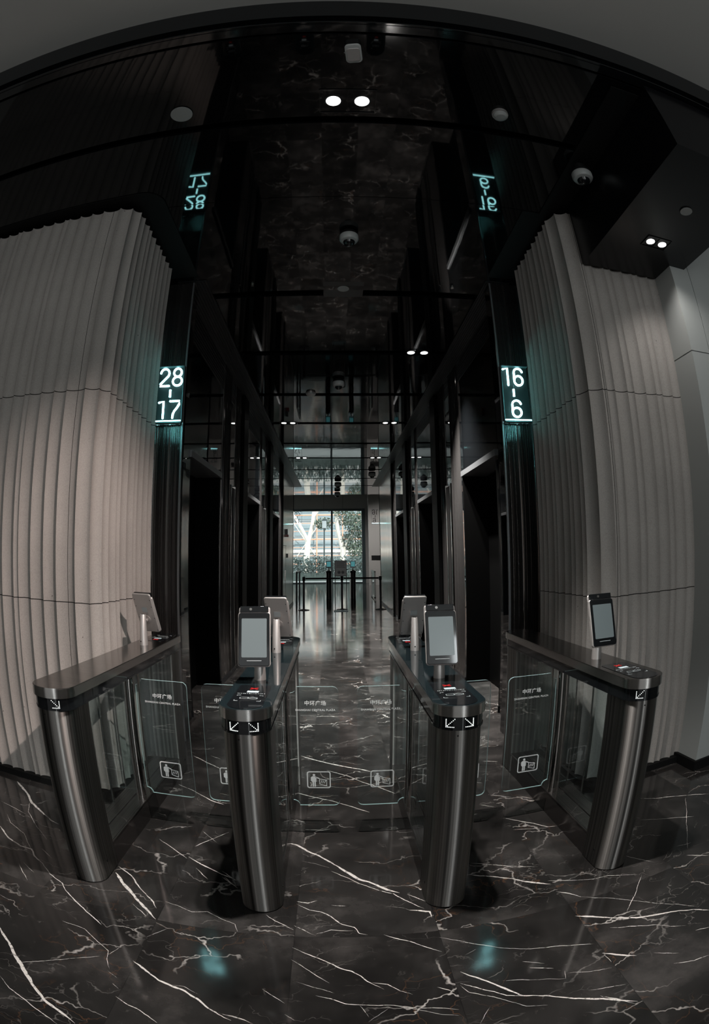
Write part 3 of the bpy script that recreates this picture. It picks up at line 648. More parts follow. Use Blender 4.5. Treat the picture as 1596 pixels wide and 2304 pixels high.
# ------------------------------------------------------------------ gates
TOP = 1.04
def stadium(c, hw, y0, y1, n=26, front=True, back=True):
    pts = (arc(c, y0 + hw, hw, 180, 360, n) if front else [(c - hw, y0), (c + hw, y0)])
    pts += (arc(c, y1 - hw, hw, 0, 180, n) if back else [(c + hw, y1), (c - hw, y1)])
    return pts
def picto(b, ox, oz, s, y0, y1, flip=1):
    """outlined rounded square with a person walking at a swing gate; local x grows along the glass"""
    def F(pts):
        prism(b, [(ox + flip * s * x, oz + s * z) for x, z in pts], y0, y1, mtx=Matrix(((1, 0, 0, 0), (0, 0, 1, 0), (0, 1, 0, 0), (0, 0, 0, 1))))
    out = rrect(-0.5, 0.5, -0.42, 0.42, 0.1, 4); inn = rrect(-0.455, 0.455, -0.375, 0.375, 0.07, 4)
    for i in range(len(out)):
        k = (i + 1) % len(out); F([out[i], out[k], inn[k], inn[i]])
    F([(-0.2 + 0.055 * math.cos(R(a)), 0.24 + 0.055 * math.sin(R(a))) for a in range(0, 360, 30)])
    F([(-0.30, 0.15), (-0.27, 0.175), (-0.13, 0.175), (-0.10, 0.15), (-0.10, -0.10), (-0.30, -0.10)])
    F([(-0.27, -0.10), (-0.21, -0.10), (-0.21, -0.34), (-0.27, -0.34)]); F([(-0.19, -0.10), (-0.13, -0.10), (-0.13, -0.34), (-0.19, -0.34)])
    F([(-0.14, 0.165), (0.03, 0.085), (0.02, 0.045), (-0.14, 0.11)]); F([(-0.30, 0.15), (-0.335, 0.12), (-0.335, -0.06), (-0.30, -0.06)])
    q = [(0.02, 0.06), (0.34, -0.0), (0.34, -0.32), (0.02, -0.22)]; cx, cz = 0.18, -0.12
    qi = [((x - cx) * 0.84 + cx, (z - cz) * 0.84 + cz) for x, z in q]
    for i in range(4): F([q[i], q[(i + 1) % 4], qi[(i + 1) % 4], qi[i]])
    for k in range(3):
        x = 0.07 + 0.075 * k; F([(x, -0.17), (x + 0.022, -0.175), (x + 0.075, -0.04), (x + 0.05, -0.035)])
def wing(parent, hx, fx, c):
    """clear swing wing from hinge x to free x, at y 2.70"""
    z0, z1 = 0.215, 0.927; s = 1 if fx > hx else -1; w = abs(fx - hx); y = 2.70
    r = 0.03; nt = 0.035
    P2 = [(0.004, z0 + nt), ] + [(0.004 + nt * math.sin(R(a)), z0 + nt - nt * (1 - math.cos(R(a)))) for a in ()]
    o_ = [(0.0, z0 + nt)] + [(nt * math.sin(R(a)), z0 + nt - nt + nt * math.cos(R(a))) for a in (20, 45, 70)][::1] + [(nt, z0)]
    o_ += [(w - r + r * math.sin(R(a)), z0 + r - r * math.cos(R(a))) for a in (0, 30, 60, 90)]
    o_ += [(w - r + r * math.cos(R(a)), z1 - r + r * math.sin(R(a))) for a in (0, 30, 60, 90)]
    o_ += [(nt, z1)] + [(nt * math.sin(R(a)), z1 - nt * math.cos(R(a))) for a in (70, 45, 20)] + [(0.0, z1 - nt)]
    T = Matrix(((s, 0, 0, hx - c), (0, 0, 1, y), (0, 1, 0, 0), (0, 0, 0, 1)))
    b = BM(); prism(b, o_, -0.005, 0.005, 0, mtx=T, side=1); g = link('gate_wing', b, ['glass', 'glassedge'], parent)
    cx = hx + s * w * 0.52 - c
    b = BM(); TT = Matrix(((1, 0, 0, cx + 0.0), (0, 0, 1, y - 0.0062), (0, 1, 0, 0.828), (0, 0, 0, 1))) @ Matrix(((1, 0, 0, 0), (0, 1, 0, 0), (0, 0, 1, 0), (0, 0, 0, 1)))
    text_mesh(b, '中环广场', 0.034, TT, 0.0003, 1.05, width=0.110)
    TT = Matrix(((1, 0, 0, cx), (0, 0, 1, y - 0.0062), (0, 1, 0, 0.795), (0, 0, 0, 1)))
    text_mesh(b, 'SHANGHAI CENTRAL PLAZA', 0.022, TT, 0.0003, 1.1, width=0.206)
    link('lettering', b, 'letter', g)
    b = BM(); picto(b, cx + 0.010, 0.385, 0.127, y - 0.0066, y - 0.0058); link('pictogram', b, 'letter', g)
    # hinge post
    px = hx - s * 0.042 - c
    b = BM(); lathe(b, [(0.027, 0.155), (0.027, 0.95)], 20, (px, y, 0)); lathe(b, [(0.029, 0.155), (0.029, 0.185)], 20, (px, y, 0), mi=1); link('hinge_post', b, ['tube', 'steel_edge'], parent)
def led_arrow(parent, c0, ang, flipx):
    """dotted diagonal arrow wrapped on the nose of the gate head; ang in degrees off straight ahead"""
    b = BM(); rad = 0.0975; cy = 1.873 + 0.0965
    dots = [(-3, 3), (-2, 2), (-1, 1), (0, 0), (1, -1), (2, -2), (3, -3), (3, -1.9), (3, -0.8), (3, 0.3), (3, 1.4), (3, 2.5), (1.9, -3), (0.8, -3), (-0.3, -3), (-1.4, -3), (-2.5, -3)]
    for u, v_ in dots:
        a = R(ang) + flipx * u * 0.0057 / rad; z = 0.968 + v_ * 0.0055
        p = Vector((c0 + math.sin(a) * rad, cy - math.cos(a) * rad, z)); nrm = Vector((math.sin(a), -math.cos(a), 0)); t = Vector((math.cos(a), math.sin(a), 0)); s = 0.0018
        vs = [b.verts.new(p + nrm * d + t * (s * math.cos(R(q))) + Vector((0, 0, s * math.sin(R(q))))) for d in (-0.002, 0.0012) for q in range(0, 360, 60)]
        b.faces.new(vs[6:]); b.faces.new(vs[:6][::-1])
        for k in range(6): b.faces.new((vs[k], vs[(k + 1) % 6], vs[6 + (k + 1) % 6], vs[6 + k]))
    link('led_arrow', b, 'led', parent)
def card_reader(parent, c0, yc, d):
    """black inset on the top plate; d=+1 faces the camera end, -1 the lobby end"""
    g_hw = 0.068; y0, y1 = yc - 0.185 * d, yc + 0.19 * d
    T = Matrix.Translation((c0, yc, 0)) @ Matrix.Scale(-1 if d < 0 else 1, 4, (1, 0, 0)) @ Matrix.Scale(d, 4, (0, 1, 0))
    b = BM(); prism(b, arc(0, -0.185 + g_hw, g_hw, 180, 360, 12) + rrect(-g_hw, g_hw, 0.0, 0.19, 0.02, 3)[:8], TOP, TOP + 0.0016, mtx=T); o = link('card_reader', b, 'blackgloss', parent)
    z0, z1 = TOP + 0.0017, TOP + 0.0026
    b = BM()
    for a in (38, -38): box(b, -0.020, 0.020, -0.0028, 0.0028, z0, z1, mtx=T @ Matrix.Translation((0.0, 0.128, 0)) @ Matrix.Rotation(R(a), 4, 'Z'))
    link('red_cross', b, 'red', o)
    b = BM(); box(b, -0.022, 0.026, 0.062, 0.088, z0, z1, mtx=T); link('display', b, 'display', o)
    b = BM()
    for k in range(15):
        w_ = 0.0035 if k % 3 else 0.0055; x = -0.057 + k * 0.0078; box(b, x, x + w_, 0.040, 0.046, z0, z1, mtx=T)
    for sx in (-1, 1):
        for ya, yb in ((0.012, 0.018), (-0.075, -0.069)):
            box(b, sx * 0.045 - 0.008, sx * 0.045 + 0.008, ya, ya + 0.003, z0, z1, mtx=T)
        for yy in (0.005, -0.07): box(b, sx * 0.052 - 0.0012, sx * 0.052 + 0.0012, yy, yy + 0.010, z0, z1, mtx=T)
    cd = rrect(-0.036, 0.0, -0.040, -0.016, 0.004, 2); ci = rrect(-0.034, -0.002, -0.038, -0.018, 0.003, 2)
    for i in range(len(cd)):
        k = (i + 1) % len(cd); prism(b, [cd[i], cd[k], ci[k], ci[i]], z0, z1, mtx=T)
    hand = [(-0.004, -0.022), (0.016, -0.012), (0.036, -0.024), (0.036, -0.038), (0.014, -0.042), (-0.004, -0.036)]
    hi = [(x * 0.86 + 0.002, (y + 0.029) * 0.76 - 0.029) for x, y in hand]
    for i in range(6): prism(b, [hand[i], hand[(i + 1) % 6], hi[(i + 1) % 6], hi[i]], z0, z1, mtx=T)
    link('printed_icons', b, 'print', o)
def turnstile(c, label, wings, arrows, readers):
    o = thing('turnstile', label, 'turnstile', (c, 0, 0), 0, 'turnstiles across the lobby')
    b = BM(); prism(b, stadium(0, 0.105, 1.862, 3.71), 0.995, TOP - 0.003, side=1, smooth=False)
    prism(b, stadium(0, 0.102, 1.865, 3.707), TOP - 0.003, TOP, 0, side=1); link('top_plate', b, ['steel_top' if c < -1 or c > 1 else 'topglass', 'steel_edge'], o)
    b = BM(); prism(b, stadium(0, 0.0965, 1.873, 3.70), 0.945, 0.995, 0); prism(b, stadium(0, 0.099, 1.871, 3.702), 0.938, 0.946, 0); link('head', b, 'blackgloss', o)
    for y0, y1, fr, nm in ((1.877, 2.115, True, 'front_post'), (3.44, 3.695, False, 'rear_post')):
        b = BM(); prism(b, stadium(0, 0.091, y0, y1, 28, fr, not fr), 0.006, 0.94, 0)
        for f in b.faces:
            cc = f.calc_center_median(); flat = abs(f.normal.x) > 0.99 or (abs(f.normal.y) > .99 and ((fr and cc.y > y1 - .01) or (not fr and cc.y < y0 + .01)))
            if flat: f.material_index = 1
            elif abs(f.normal.z) < .5: f.smooth = True
        p = link(nm, b, ['steel', 'panel'], o)
        b = BM(); ys = y0 + 0.004 if fr else y1 - 0.004
        a = R(-12); yy = y0 + 0.091 - 0.0915 * math.cos(a) if fr else y1 - 0.091 + 0.0915 * math.cos(a)
        lathe(b, [(0.0001, 0), (0.0032, 0), (0.0032, 0.002)], 10, (math.sin(a) * 0.0915, yy, 0.915), mtx=Matrix.Rotation(R(90), 3, 'X'))
        link('screw', b, 'black', p)
        b = BM(); lathe(b, [(0.0001, 0), (0.007, 0), (0.007, 0.002)], 12, (-0.092 if c > 0.2 else 0.092, (y0 + y1) / 2, 0.10), mtx=Matrix.Rotation(R(90), 3, 'Y')); link('screw', b, 'black', p)
    b = BM(); box(b, -0.085, 0.085, 2.115, 3.44, 0.0, 0.15, 1); box(b, -0.089, -0.004, 2.113, 3.442, 0.148, 0.156, 0); box(b, 0.004, 0.089, 2.113, 3.442, 0.148, 0.156, 0)
    link('base_beam', b, ['beam', 'panel'], o)
    for s in (-1, 1):
        b = BM(); box(b, s * 0.083 - 0.003, s * 0.083 + 0.003, 2.118, 2.58, 0.156, 0.938); link('side_glass', b, ['glass'], o)
        b = BM(); box(b, s * 0.083 - 0.003, s * 0.083 + 0.003, 2.80, 3.437, 0.156, 0.938); link('side_glass', b, ['glass'], o)
        b = BM(); box(b, s * 0.083 - 0.004, s * 0.083 + 0.004, 2.577, 2.585, 0.156, 0.938); box(b, s * 0.083 - 0.004, s * 0.083 + 0.004, 2.797, 2.803, 0.156, 0.938); link('glass_edge_strip', b, ['steel_edge'], o)
    for h, f in wings: wing(o, h, f, c)
    for a, fl in arrows: led_arrow(o, 0, a, fl)
    for yc, d in readers: card_reader(o, 0, yc, d)
    return o
CX = (-1.187, -0.338, 0.474, 1.322)
H = 0.068
turnstile(CX[0], 'leftmost steel turnstile, beside the left fluted pillar, one arrow on its head', [(CX[0] + 0.105, -0.785)], [(26, 1)], [(3.51, -1)])
turnstile(CX[1], 'second steel turnstile from the left, two dotted arrows on its head', [(CX[1] - 0.105, -0.703), (CX[1] + 0.105, 0.018)], [(-21, -1), (24, 1)], [(2.06, 1), (3.51, -1)])
turnstile(CX[2], 'third steel turnstile from the left, two dotted arrows on its head', [(CX[2] - 0.105, 0.115), (CX[2] + 0.105, 0.828)], [(-30, -1), (14, 1)], [(2.06, 1), (3.51, -1)])
turnstile(CX[3], 'rightmost steel turnstile, beside the right fluted pillar, one arrow on its head', [(CX[3] - 0.105, 0.930)], [(-30, -1)], [(2.06, 1)])

# ------------------------------------------------------------------ face terminals on the gates
def terminal(label, c, yb, d, yaw=0.0, zt=1.165, hgt=0.245, tilt=20, pole_h=0.195, dx=0.0):
    """d=+1: screen faces the camera side; d=-1: screen faces the lift lobby"""
    o = thing('face_terminal', label, 'terminal', (c, yb, TOP), R(yaw) + (0 if d > 0 else math.pi), 'face recognition terminals on the turnstiles')
    b = BM(); T = Matrix.Identity(3)
    lathe(b, [(0.0265, 0.0), (0.0265, 0.02), (0.0185, pole_h - 0.004), (0.0165, pole_h)], 24); link('pole', b, 'silver', o)
    b = BM(); lathe(b, [(0.0001, pole_h), (0.012, pole_h), (0.011, pole_h + 0.0015)], 16); lathe(b, [(0.0001, 0), (0.004, 0), (0.0035, 0.002)], 10, (0.004, 0.0262, 0.025), mtx=Matrix.Rotation(R(-90), 3, 'X')); link('pole_cap', b, 'black', o)
    # slab: local frame, centre in front of the pole top, tilted back
    A = Matrix.Translation((dx, -0.048, zt - TOP + hgt / 2 - 0.055)) @ Matrix.Rotation(R(-tilt), 4, 'X')
    Z = A @ Matrix(((1, 0, 0, 0), (0, 0, -1, 0), (0, 1, 0, 0), (0, 0, 0, 1)))   # local x,y in the slab plane, z out to the front
    w = 0.145; b = BM(); prism(b, rrect(-w / 2, w / 2, -hgt / 2, hgt / 2, 0.014, 5), -0.004, 0.012, mtx=Z); prism(b, rrect(-w / 2 + 0.002, w / 2 - 0.002, -hgt / 2 + 0.001, hgt / 2 + 0.027, 0.014, 5), -0.014, -0.003, mtx=Z); link('housing', b, 'silver', o, 0.005)
    b = BM(); prism(b, rrect(-w / 2 + 0.004, w / 2 - 0.004, -hgt / 2 + 0.004, hgt / 2 - 0.004, 0.011, 5), 0.011, 0.0165, mtx=Z); link('bezel', b, 'blackgloss', o, 0.002)
    b = BM(); prism(b, rrect(-w / 2 + 0.017, w / 2 - 0.017, -hgt / 2 + 0.042, hgt / 2 - 0.030, 0.004, 3), 0.0166, 0.0174, mtx=Z); link('screen', b, 'screenoff', o)
    b = BM(); box(b, -0.032, 0.032, -hgt / 2 + 0.026, -hgt / 2 + 0.029, 0.0165, 0.0172, mtx=Z); link('indicator', b, 'print', o)
    b = BM(); box(b, -0.063, 0.063, hgt / 2 - 0.002, hgt / 2 + 0.026, -0.002, 0.014, mtx=Z); h = link('camera_bar', b, 'blackgloss', o, 0.002)
    b = BM(); lathe(b, [(0.0001, 0.014), (0.006, 0.014), (0.006, 0.0155)], 14, mtx=None, loc=(0, 0, 0))
    for v in b.verts: v.co = Z @ (v.co + Vector((-0.016, hgt / 2 + 0.012, 0)))
    link('lens', b, 'steel_edge', h)
    b = BM()
    for sx in (-1, 1):
        for k in (0.88, 0.5, -0.15, -0.85):
            lathe(b, [(0.0001, -0.0138), (0.0026, -0.0138), (0.0026, -0.0152)], 8)
            for v in list(b.verts)[-24:]: v.co = Z @ (v.co + Vector((sx * (w / 2 - 0.012), k * hgt / 2, 0)))
    link('screws', b, 'black', o)
    b = BM(); prism(b, rrect(-0.020, 0.020, 0.020, 0.055, 0.003, 2), -0.0148, -0.0138, mtx=Z); link('rating_plate', b, 'print', o)
    b = BM(); lathe(b, [(0.028, -0.0135), (0.028, -0.018), (0.012, -0.020), (0.012, -0.036)], 20)
    for v in b.verts: v.co = Z @ (v.co + Vector((0, -0.03, 0)))
    link('mount', b, 'silver', o)
    return o
terminal('silver terminal seen from the back, on the leftmost turnstile', CX[0], 3.15, -1, -15, tilt=24)
terminal('black terminal facing the camera, on the second turnstile from the left', CX[1], 2.372, 1, 5, dx=-0.02, tilt=15)
terminal('silver terminal seen from the back, on the second turnstile from the left', CX[1], 3.075, -1, -11, tilt=25)
terminal('black terminal facing the camera, on the third turnstile from the left', CX[2], 2.355, 1, -2, tilt=15)
terminal('silver terminal seen from the back, on the third turnstile from the left', CX[2], 3.085, -1, 4, tilt=27)
terminal('black terminal facing the camera, on the rightmost turnstile', CX[3], 2.42, 1, 0, tilt=15)

# ------------------------------------------------------------------ things on the ceilings
def dome_camera(label, x, y, z, r=0.065):
    o = thing('dome_camera', label, 'camera', (x, y, z), 0, 'dome cameras under the ceiling'); k = r / 0.065
    b = BM(); lathe(b, [(0.05 * k, 0), (0.062 * k, -0.012 * k), (0.062 * k, -0.03 * k)], 28); link('bracket', b, 'black', o)
    b = BM(); lathe(b, [(0.062 * k, -0.03 * k), (0.065 * k, -0.035 * k), (0.065 * k, -0.062 * k), (0.058 * k, -0.075 * k), (0.042 * k, -0.082 * k)], 28); link('housing', b, 'white', o)
    b = BM(); lathe(b, [(0.042 * k, -0.078 * k)] + [(0.040 * k * math.cos(R(a)), -0.082 * k - 0.036 * k * math.sin(R(a))) for a in (0, 20, 40, 60, 80)] + [(0.001, -0.118 * k)], 24); link('dome', b, 'blackgloss', o)
    return o
dome_camera('nearest dome camera, under the middle of the black ceiling', 0.129, 3.539, ZC, 0.075)
dc = dome_camera('dome camera beside the dropped black box at the right', 1.645, 2.40, 4.05, 0.075)
b = BM(); lathe(b, [(0.045, 0), (0.045, 0.045)], 20); link('stem', b, 'black', dc)
dome_camera('dome camera under the lobby ceiling, second nearest on the middle line', 0.084, 7.106, ZC, 0.085)
dome_camera('small dark dome camera far down the lobby, near the right wall', 1.165, 15.143, ZC - 0.02, 0.11)
dome_camera('far dome camera on the middle line, nearer of the two', 0.152, 17.294, ZC - 0.02, 0.12)
dome_camera('farthest dome camera on the middle line', 0.152, 20.072, ZC - 0.02, 0.12)
def disc(label, x, y, z, r, name='ceiling_speaker', cat='ceiling speaker'):
    o = thing(name, label, cat, (x, y, z)); b = BM(); lathe(b, [(r * 1.04, 0.0), (r * 1.04, -0.004), (r, -0.006)], 28); link('rim', b, 'black', o)
    b = BM(); lathe(b, [(0.0005, -0.005), (r, -0.005), (r, -0.0085), (0.0005, -0.0095)], 28); link('cover', b, 'white', o); return o
disc('round white ceiling disc above the left pillar', -0.896, 2.061, ZC, 0.068)
disc('round white disc on the dropped black box at the right', 2.149, 2.007, 3.57, 0.045)
o = disc('round white disc on a square plate in the middle of the black ceiling', 0.103, 4.471, ZC - 0.006, 0.055)
b = BM(); box(b, -0.19, 0.19, -0.13, 0.17, -0.004, 0.004); link('plate', b, 'blacksat', o)
def smoke(label, x, y, z, r=0.05):
    o = thing('smoke_detector', label, 'smoke detector', (x, y, z)); b = BM(); lathe(b, [(r, 0), (r, -0.02)], 24); link('base', b, 'silver', o)
    b = BM(); lathe(b, [(r * 0.86, -0.02), (r * 0.9, -0.034), (r * 0.6, -0.046), (0.001, -0.048)], 24); link('sensor_head', b, 'white', o)
smoke('white smoke detector above the right pillar side of the black ceiling', 0.978, 2.043, ZC)
smoke('small round smoke detector left of the middle of the lobby ceiling', -0.338, 7.706, ZC, 0.075)
def sprinkler(label, x, y):
    o = thing('sprinkler', label, 'sprinkler', (x, y, ZC)); b = BM(); lathe(b, [(0.028, 0), (0.028, -0.006), (0.012, -0.01), (0.012, -0.02)], 16); link('collar', b, 'steel_edge', o)
    b = BM(); lathe(b, [(0.004, -0.02), (0.004, -0.03), (0.014, -0.031), (0.014, -0.033)], 12); link('head', b, 'steel_edge', o)
sprinkler('small sprinkler in the black ceiling, left of the middle disc', -0.744, 4.346); sprinkler('small sprinkler in the black ceiling, right of the middle disc', 1.127, 4.364)
# motion sensor
o = thing('motion_sensor', 'grey motion sensor hanging at the front of the black ceiling', 'motion sensor', (0.098, 1.62, ZC), R(-8))
b = BM(); prism(b, rrect(-0.042, 0.042, -0.062, 0.062, 0.022, 5), -0.035, 0.005, mtx=Matrix.Translation((0, 0.01, -0.03)) @ Matrix.Rotation(R(-26), 4, 'X')); link('housing', b, 'white', o, 0.006)
b = BM(); prism(b, rrect(-0.034, 0.034, -0.035, 0.05, 0.014, 5), -0.040, -0.034, mtx=Matrix.Translation((0, 0.01, -0.03)) @ Matrix.Rotation(R(-26), 4, 'X')); link('lens', b, 'display' if False else 'silver', o, 0.003)
b = BM(); box(b, -0.012, 0.012, -0.01, 0.02, -0.035, 0); link('bracket', b, 'black', o)
b = BM(); tube(b, [(-0.040 - 0.008 * math.cos(R(a)), 0.0, -0.035 + 0.008 * math.sin(R(a))) for a in range(0, 360, 36)], 0.0015, 6, closed=True); link('loop', b, 'white', o)
# downlights
def downlight(label, x, y, z, gap, r, power, lit=(1, 1), frame=True, spot=70, target=None, box_h=0.045, col=(1, 0.96, 0.92)):
    o = thing('downlight', label, 'downlight', (x, y, z), 0, 'twin downlights in the ceilings')
    hw, hl = gap * 0.98, gap * 0.62
    b = BM()
    for a in (-1, 1): box(b, a * hw - 0.003, a * hw + 0.003, -hl, hl, -0.002, box_h)
    for a in (-1, 1): box(b, -hw, hw, a * hl - 0.003, a * hl + 0.003, -0.002, box_h)
    box(b, -hw, hw, -hl, hl, box_h, box_h + 0.004); box(b, -0.002, 0.002, -hl, hl, 0.0, box_h); link('frame', b, 'blackgloss', o)
    for s in (-1, 1):
        b = BM(); lathe(b, [(r * 1.25, box_h), (r * 1.25, 0.004), (r * 1.05, 0.002)], 24, (s * gap / 2, 0, 0)); ls = link('lamp_ring', b, 'blacksat', o)
        b = BM(); lathe(b, [(0.0005, 0.002), (r, 0.002), (r, -0.001), (0.0005, -0.002)], 24, (s * gap / 2, 0, 0)); link('lamp', b, 'lamp', ls)
        if power:
            l = light('downlight_beam', 'SPOT', (x + s * gap / 2, y, z - 0.012), power, col, target=(target or (x + s * gap / 2, y + 0.001, 0)), size=r * 0.8, spot=spot, blend=0.8); 
    return o
downlight('large twin downlight near the front of the black ceiling', 0.08, 2.055, ZC - 0.004, 0.163, 0.042, 420, spot=75)
downlight('twin downlight in the dropped black box at the right', 2.155, 2.45, 3.566, 0.105, 0.032, 8, spot=115, target=(2.7, 2.68, 1.2))
for i, (x, y, lb) in enumerate([(1.06, 6.09, 'nearest twin downlight of the lift lobby, on the right'), (-0.842, 9.52, 'twin downlight of the lift lobby, second row, left side'), (1.08, 9.52, 'twin downlight of the lift lobby, second row, right side'),
                                (-0.815, 12.99, 'twin downlight of the lift lobby, third row, left side'), (1.10, 12.99, 'twin downlight of the lift lobby, third row, right side')]):
    downlight(lb, x, y, ZC - 0.004, 0.166, 0.045, 1500 if i == 0 else 600, spot=80)

# ------------------------------------------------------------------ far end of the lobby
def far_gate(label, x, y):
    o = thing('entrance_turnstile', label, 'turnstile', (x, y, 0))
    b = BM(); prism(b, stadium(0, 0.095, 0, 1.5), 0, 0.96); link('body', b, 'steel', o)
    b = BM(); prism(b, stadium(0, 0.105, -0.01, 1.51), 0.96, TOP); link('head', b, 'blackgloss', o)
    b = BM()
    for a in (-1, 1): tube(b, [(a * 0.05, 0.06, TOP + 0.03), (0, 0.06, TOP + 0.0), (a * -0.05, 0.06, TOP + 0.01)], 0.012, 8)
    link('reader_lights', b, 'white', o)
    t = thing('entrance_terminal', 'lit terminal on the ' + label, 'terminal', (x, y + 0.25, TOP + 0.001))
    b = BM(); lathe(b, [(0.02, 0), (0.02, 0.12)], 12); link('pole', b, 'silver', t)
    b = BM(); prism(b, rrect(-0.10, 0.10, 0.10, 0.37, 0.01, 3), -0.02, 0.02, mtx=Matrix(((1, 0, 0, 0), (0, 0, 1, -0.03), (0, 1, 0, 0), (0, 0, 0, 1)))); link('housing', b, 'blackgloss', t)
    b = BM(); box(b, -0.075, 0.075, -0.053, -0.0505, 0.15, 0.34); link('screen', b, mat('teal screen', (0.05, 0.2, 0.22), 0.3, emit=(0.15, 0.55, 0.6), estr=0.35), t)
far_gate('left turnstile of the two before the far glass front', -0.19, 19.6)
far_gate('right turnstile of the two before the far glass front', 0.73, 19.6)
def stanchion(label, x, y, belt=None):
    o = thing('belt_stanchion', label, 'stanchion', (x, y, 0), 0, 'belt stanchions across the lobby')
    b = BM(); lathe(b, [(0.17, 0.0), (0.17, 0.012), (0.05, 0.03), (0.03, 0.04)], 24); link('base', b, 'blacksat', o)
    b = BM(); lathe(b, [(0.032, 0.03), (0.032, 0.90)], 16); link('pole', b, 'blacksat', o)
    b = BM(); lathe(b, [(0.045, 0.87), (0.045, 0.97), (0.03, 0.985)], 16); link('belt_head', b, 'black', o)
    if belt:
        b = BM(); dx, dy = belt[0] - x, belt[1] - y; L = math.hypot(dx, dy); T = Matrix.Rotation(math.atan2(dy, dx), 4, 'Z'); box(b, 0.05, L - 0.05, -0.0015, 0.0015, 0.905, 0.955, mtx=T); link('belt', b, 'black', o)
stanchion('left belt stanchion before the far entrance', -0.90, 15.7, (0.245, 15.75))
stanchion('middle belt stanchion before the far entrance', 0.245, 15.75, (1.40, 15.7))
stanchion('right belt stanchion before the far entrance', 1.40, 15.7)
o = thing('notice_stand', 'framed notice on a thin two legged stand before the far entrance', 'notice stand', (0.205, 15.35, 0))
for s in (-1, 1):
    b = BM(); tube(b, [(s * 0.165, 0, 0.02), (s * 0.165, 0, 1.42)], 0.012, 8); link('leg', b, 'blacksat', o)
b = BM(); box(b, -0.21, 0.21, -0.12, 0.12, 0, 0.02); link('base', b, 'frame', o)
b = BM(); box(b, -0.18, 0.18, -0.02, 0.0, 1.0, 1.46); link('frame', b, 'blacksat', o)
b = BM(); box(b, -0.16, 0.16, -0.022, -0.019, 1.02, 1.44, 0)
for k in range(5): box(b, -0.13, 0.13 - 0.03 * (k % 2), -0.024, -0.0215, 1.395 - k * 0.035, 1.405 - k * 0.035, 1)
for cx in (-0.05, 0.06):
    prism(b, [(cx + 0.045 * math.cos(R(a)), 1.12 + 0.045 * math.sin(R(a))) for a in range(0, 360, 30)], -0.024, -0.0215, 1, mtx=Matrix(((1, 0, 0, 0), (0, 0, 1, 0), (0, 1, 0, 0), (0, 0, 0, 1))))
link('notice', b, ['letter', 'blacksat'], o)
# things on the bronze wall at the left end
o = thing('fire_alarm', 'red and black fire alarm sounder on the left end wall', 'fire alarm', (WL, 15.2, 2.25))
b = BM(); box(b, 0, 0.05, -0.06, 0.06, -0.02, 0.14); link('housing', b, 'blacksat', o); b = BM(); box(b, 0.0, 0.08, -0.05, 0.05, -0.09, -0.02); link('beacon', b, 'beacon', o)
o = thing('call_point', 'small dark switch on the left end wall', 'switch', (WL, 15.6, 1.62)); b = BM(); box(b, 0, 0.03, -0.05, 0.05, -0.06, 0.06); link('plate', b, 'blacksat', o); b = BM(); box(b, 0.03, 0.036, -0.02, 0.02, -0.02, 0.02); link('button', b, 'frame', o)
o = thing('service_hatch', 'flush hatch in the left bronze wall', 'hatch', (WL + 0.003, 14.7, 1.3)); b = BM()
for a in (0, 1): box(b, -0.001, 0.002, -0.5 + a, -0.49 + a, -0.9, 0.6)
box(b, -0.001, 0.002, -0.5, 0.51, 0.6, 0.61); link('joint', b, 'black', o); b = BM(); box(b, 0, 0.015, 0.36, 0.42, -0.4, -0.1); link('pull', b, 'steel_edge', o)
o = thing('wall_sign', 'black rectangular plate on the far grey wall', 'sign', (2.45, 28.6, 1.47)); b = BM(); box(b, -0.35, 0.45, -0.03, 0, -0.1, 0.12); link('plate', b, 'black', o); b = BM(); box(b, -0.36, 0.46, -0.02, 0, -0.11, 0.13); link('rim', b, 'blacksat', o)
o = thing('entrance_barrier', 'pale framed glass barrier at the far right wall', 'barrier', (1.50, 20.6, 0)); b = BM()
for y in (-1.6, 0.0): box(b, -0.03, 0.03, y, y + 0.05, 0, 1.02)
box(b, -0.03, 0.03, -1.6, 0.05, 0.99, 1.04); box(b, -0.03, 0.03, -1.6, 0.05, 0.05, 0.1); link('frame', b, 'steel_edge', o); b = BM(); box(b, -0.004, 0.004, -1.55, 0.0, 0.1, 0.99); link('pane', b, 'glass', o)
o = thing('side_barrier', 'dark framed barrier at the far left wall', 'barrier', (-1.35, 20.6, 0)); b = BM()
for y in (-1.6, 0.0): box(b, -0.03, 0.03, y, y + 0.05, 0, 1.02)
box(b, -0.03, 0.03, -1.6, 0.05, 0.99, 1.04); link('frame', b, 'blacksat', o); b = BM(); box(b, -0.004, 0.004, -1.55, 0.0, 0.1, 0.99); link('pane', b, 'glass', o)

# ------------------------------------------------------------------ outside
o = thing('scaffolded_building', 'pale building behind orange scaffold rails across the street', 'building', (0, 46, 0))
b = BM(); box(b, -14, 14, 0.6, 1.5, -0.01, 16); link('facade_wall', b, 'facade', o)
b = BM()
for k in range(9):
    for j in range(14):
        x = -13 + j * 1.9; z = 0.4 + k * 1.5; box(b, x, x + 1.75, 0.55, 0.60, z, z + 0.95)
link('sheeting', b, 'facade2', o)
b = BM()
for k in range(14): tube(b, [(-14, 0.1, 0.9 + k * 0.72), (14, 0.1, 0.9 + k * 0.72)], 0.03 if k % 3 else 0.06, 6)
link('rail', b, 'orange', o)
b = BM()
for j in range(12): tube(b, [(-13 + j * 2.3, 0.0, 0), (-13 + j * 2.3, 0.0, 11)], 0.06, 6)
link('upright', b, 'orange', o)
b = BM()
for j in range(6):
    tube(b, [(-12.5 + j * 4.3, -0.1, 0.6), (-9.5 + j * 4.3, -0.1, 5.0)], 0.035, 6); tube(b, [(-9.5 + j * 4.3, -0.12, 0.6), (-12.5 + j * 4.3, -0.12, 5.0)], 0.035, 6)
link('brace', b, 'bark', o)
b = BM()
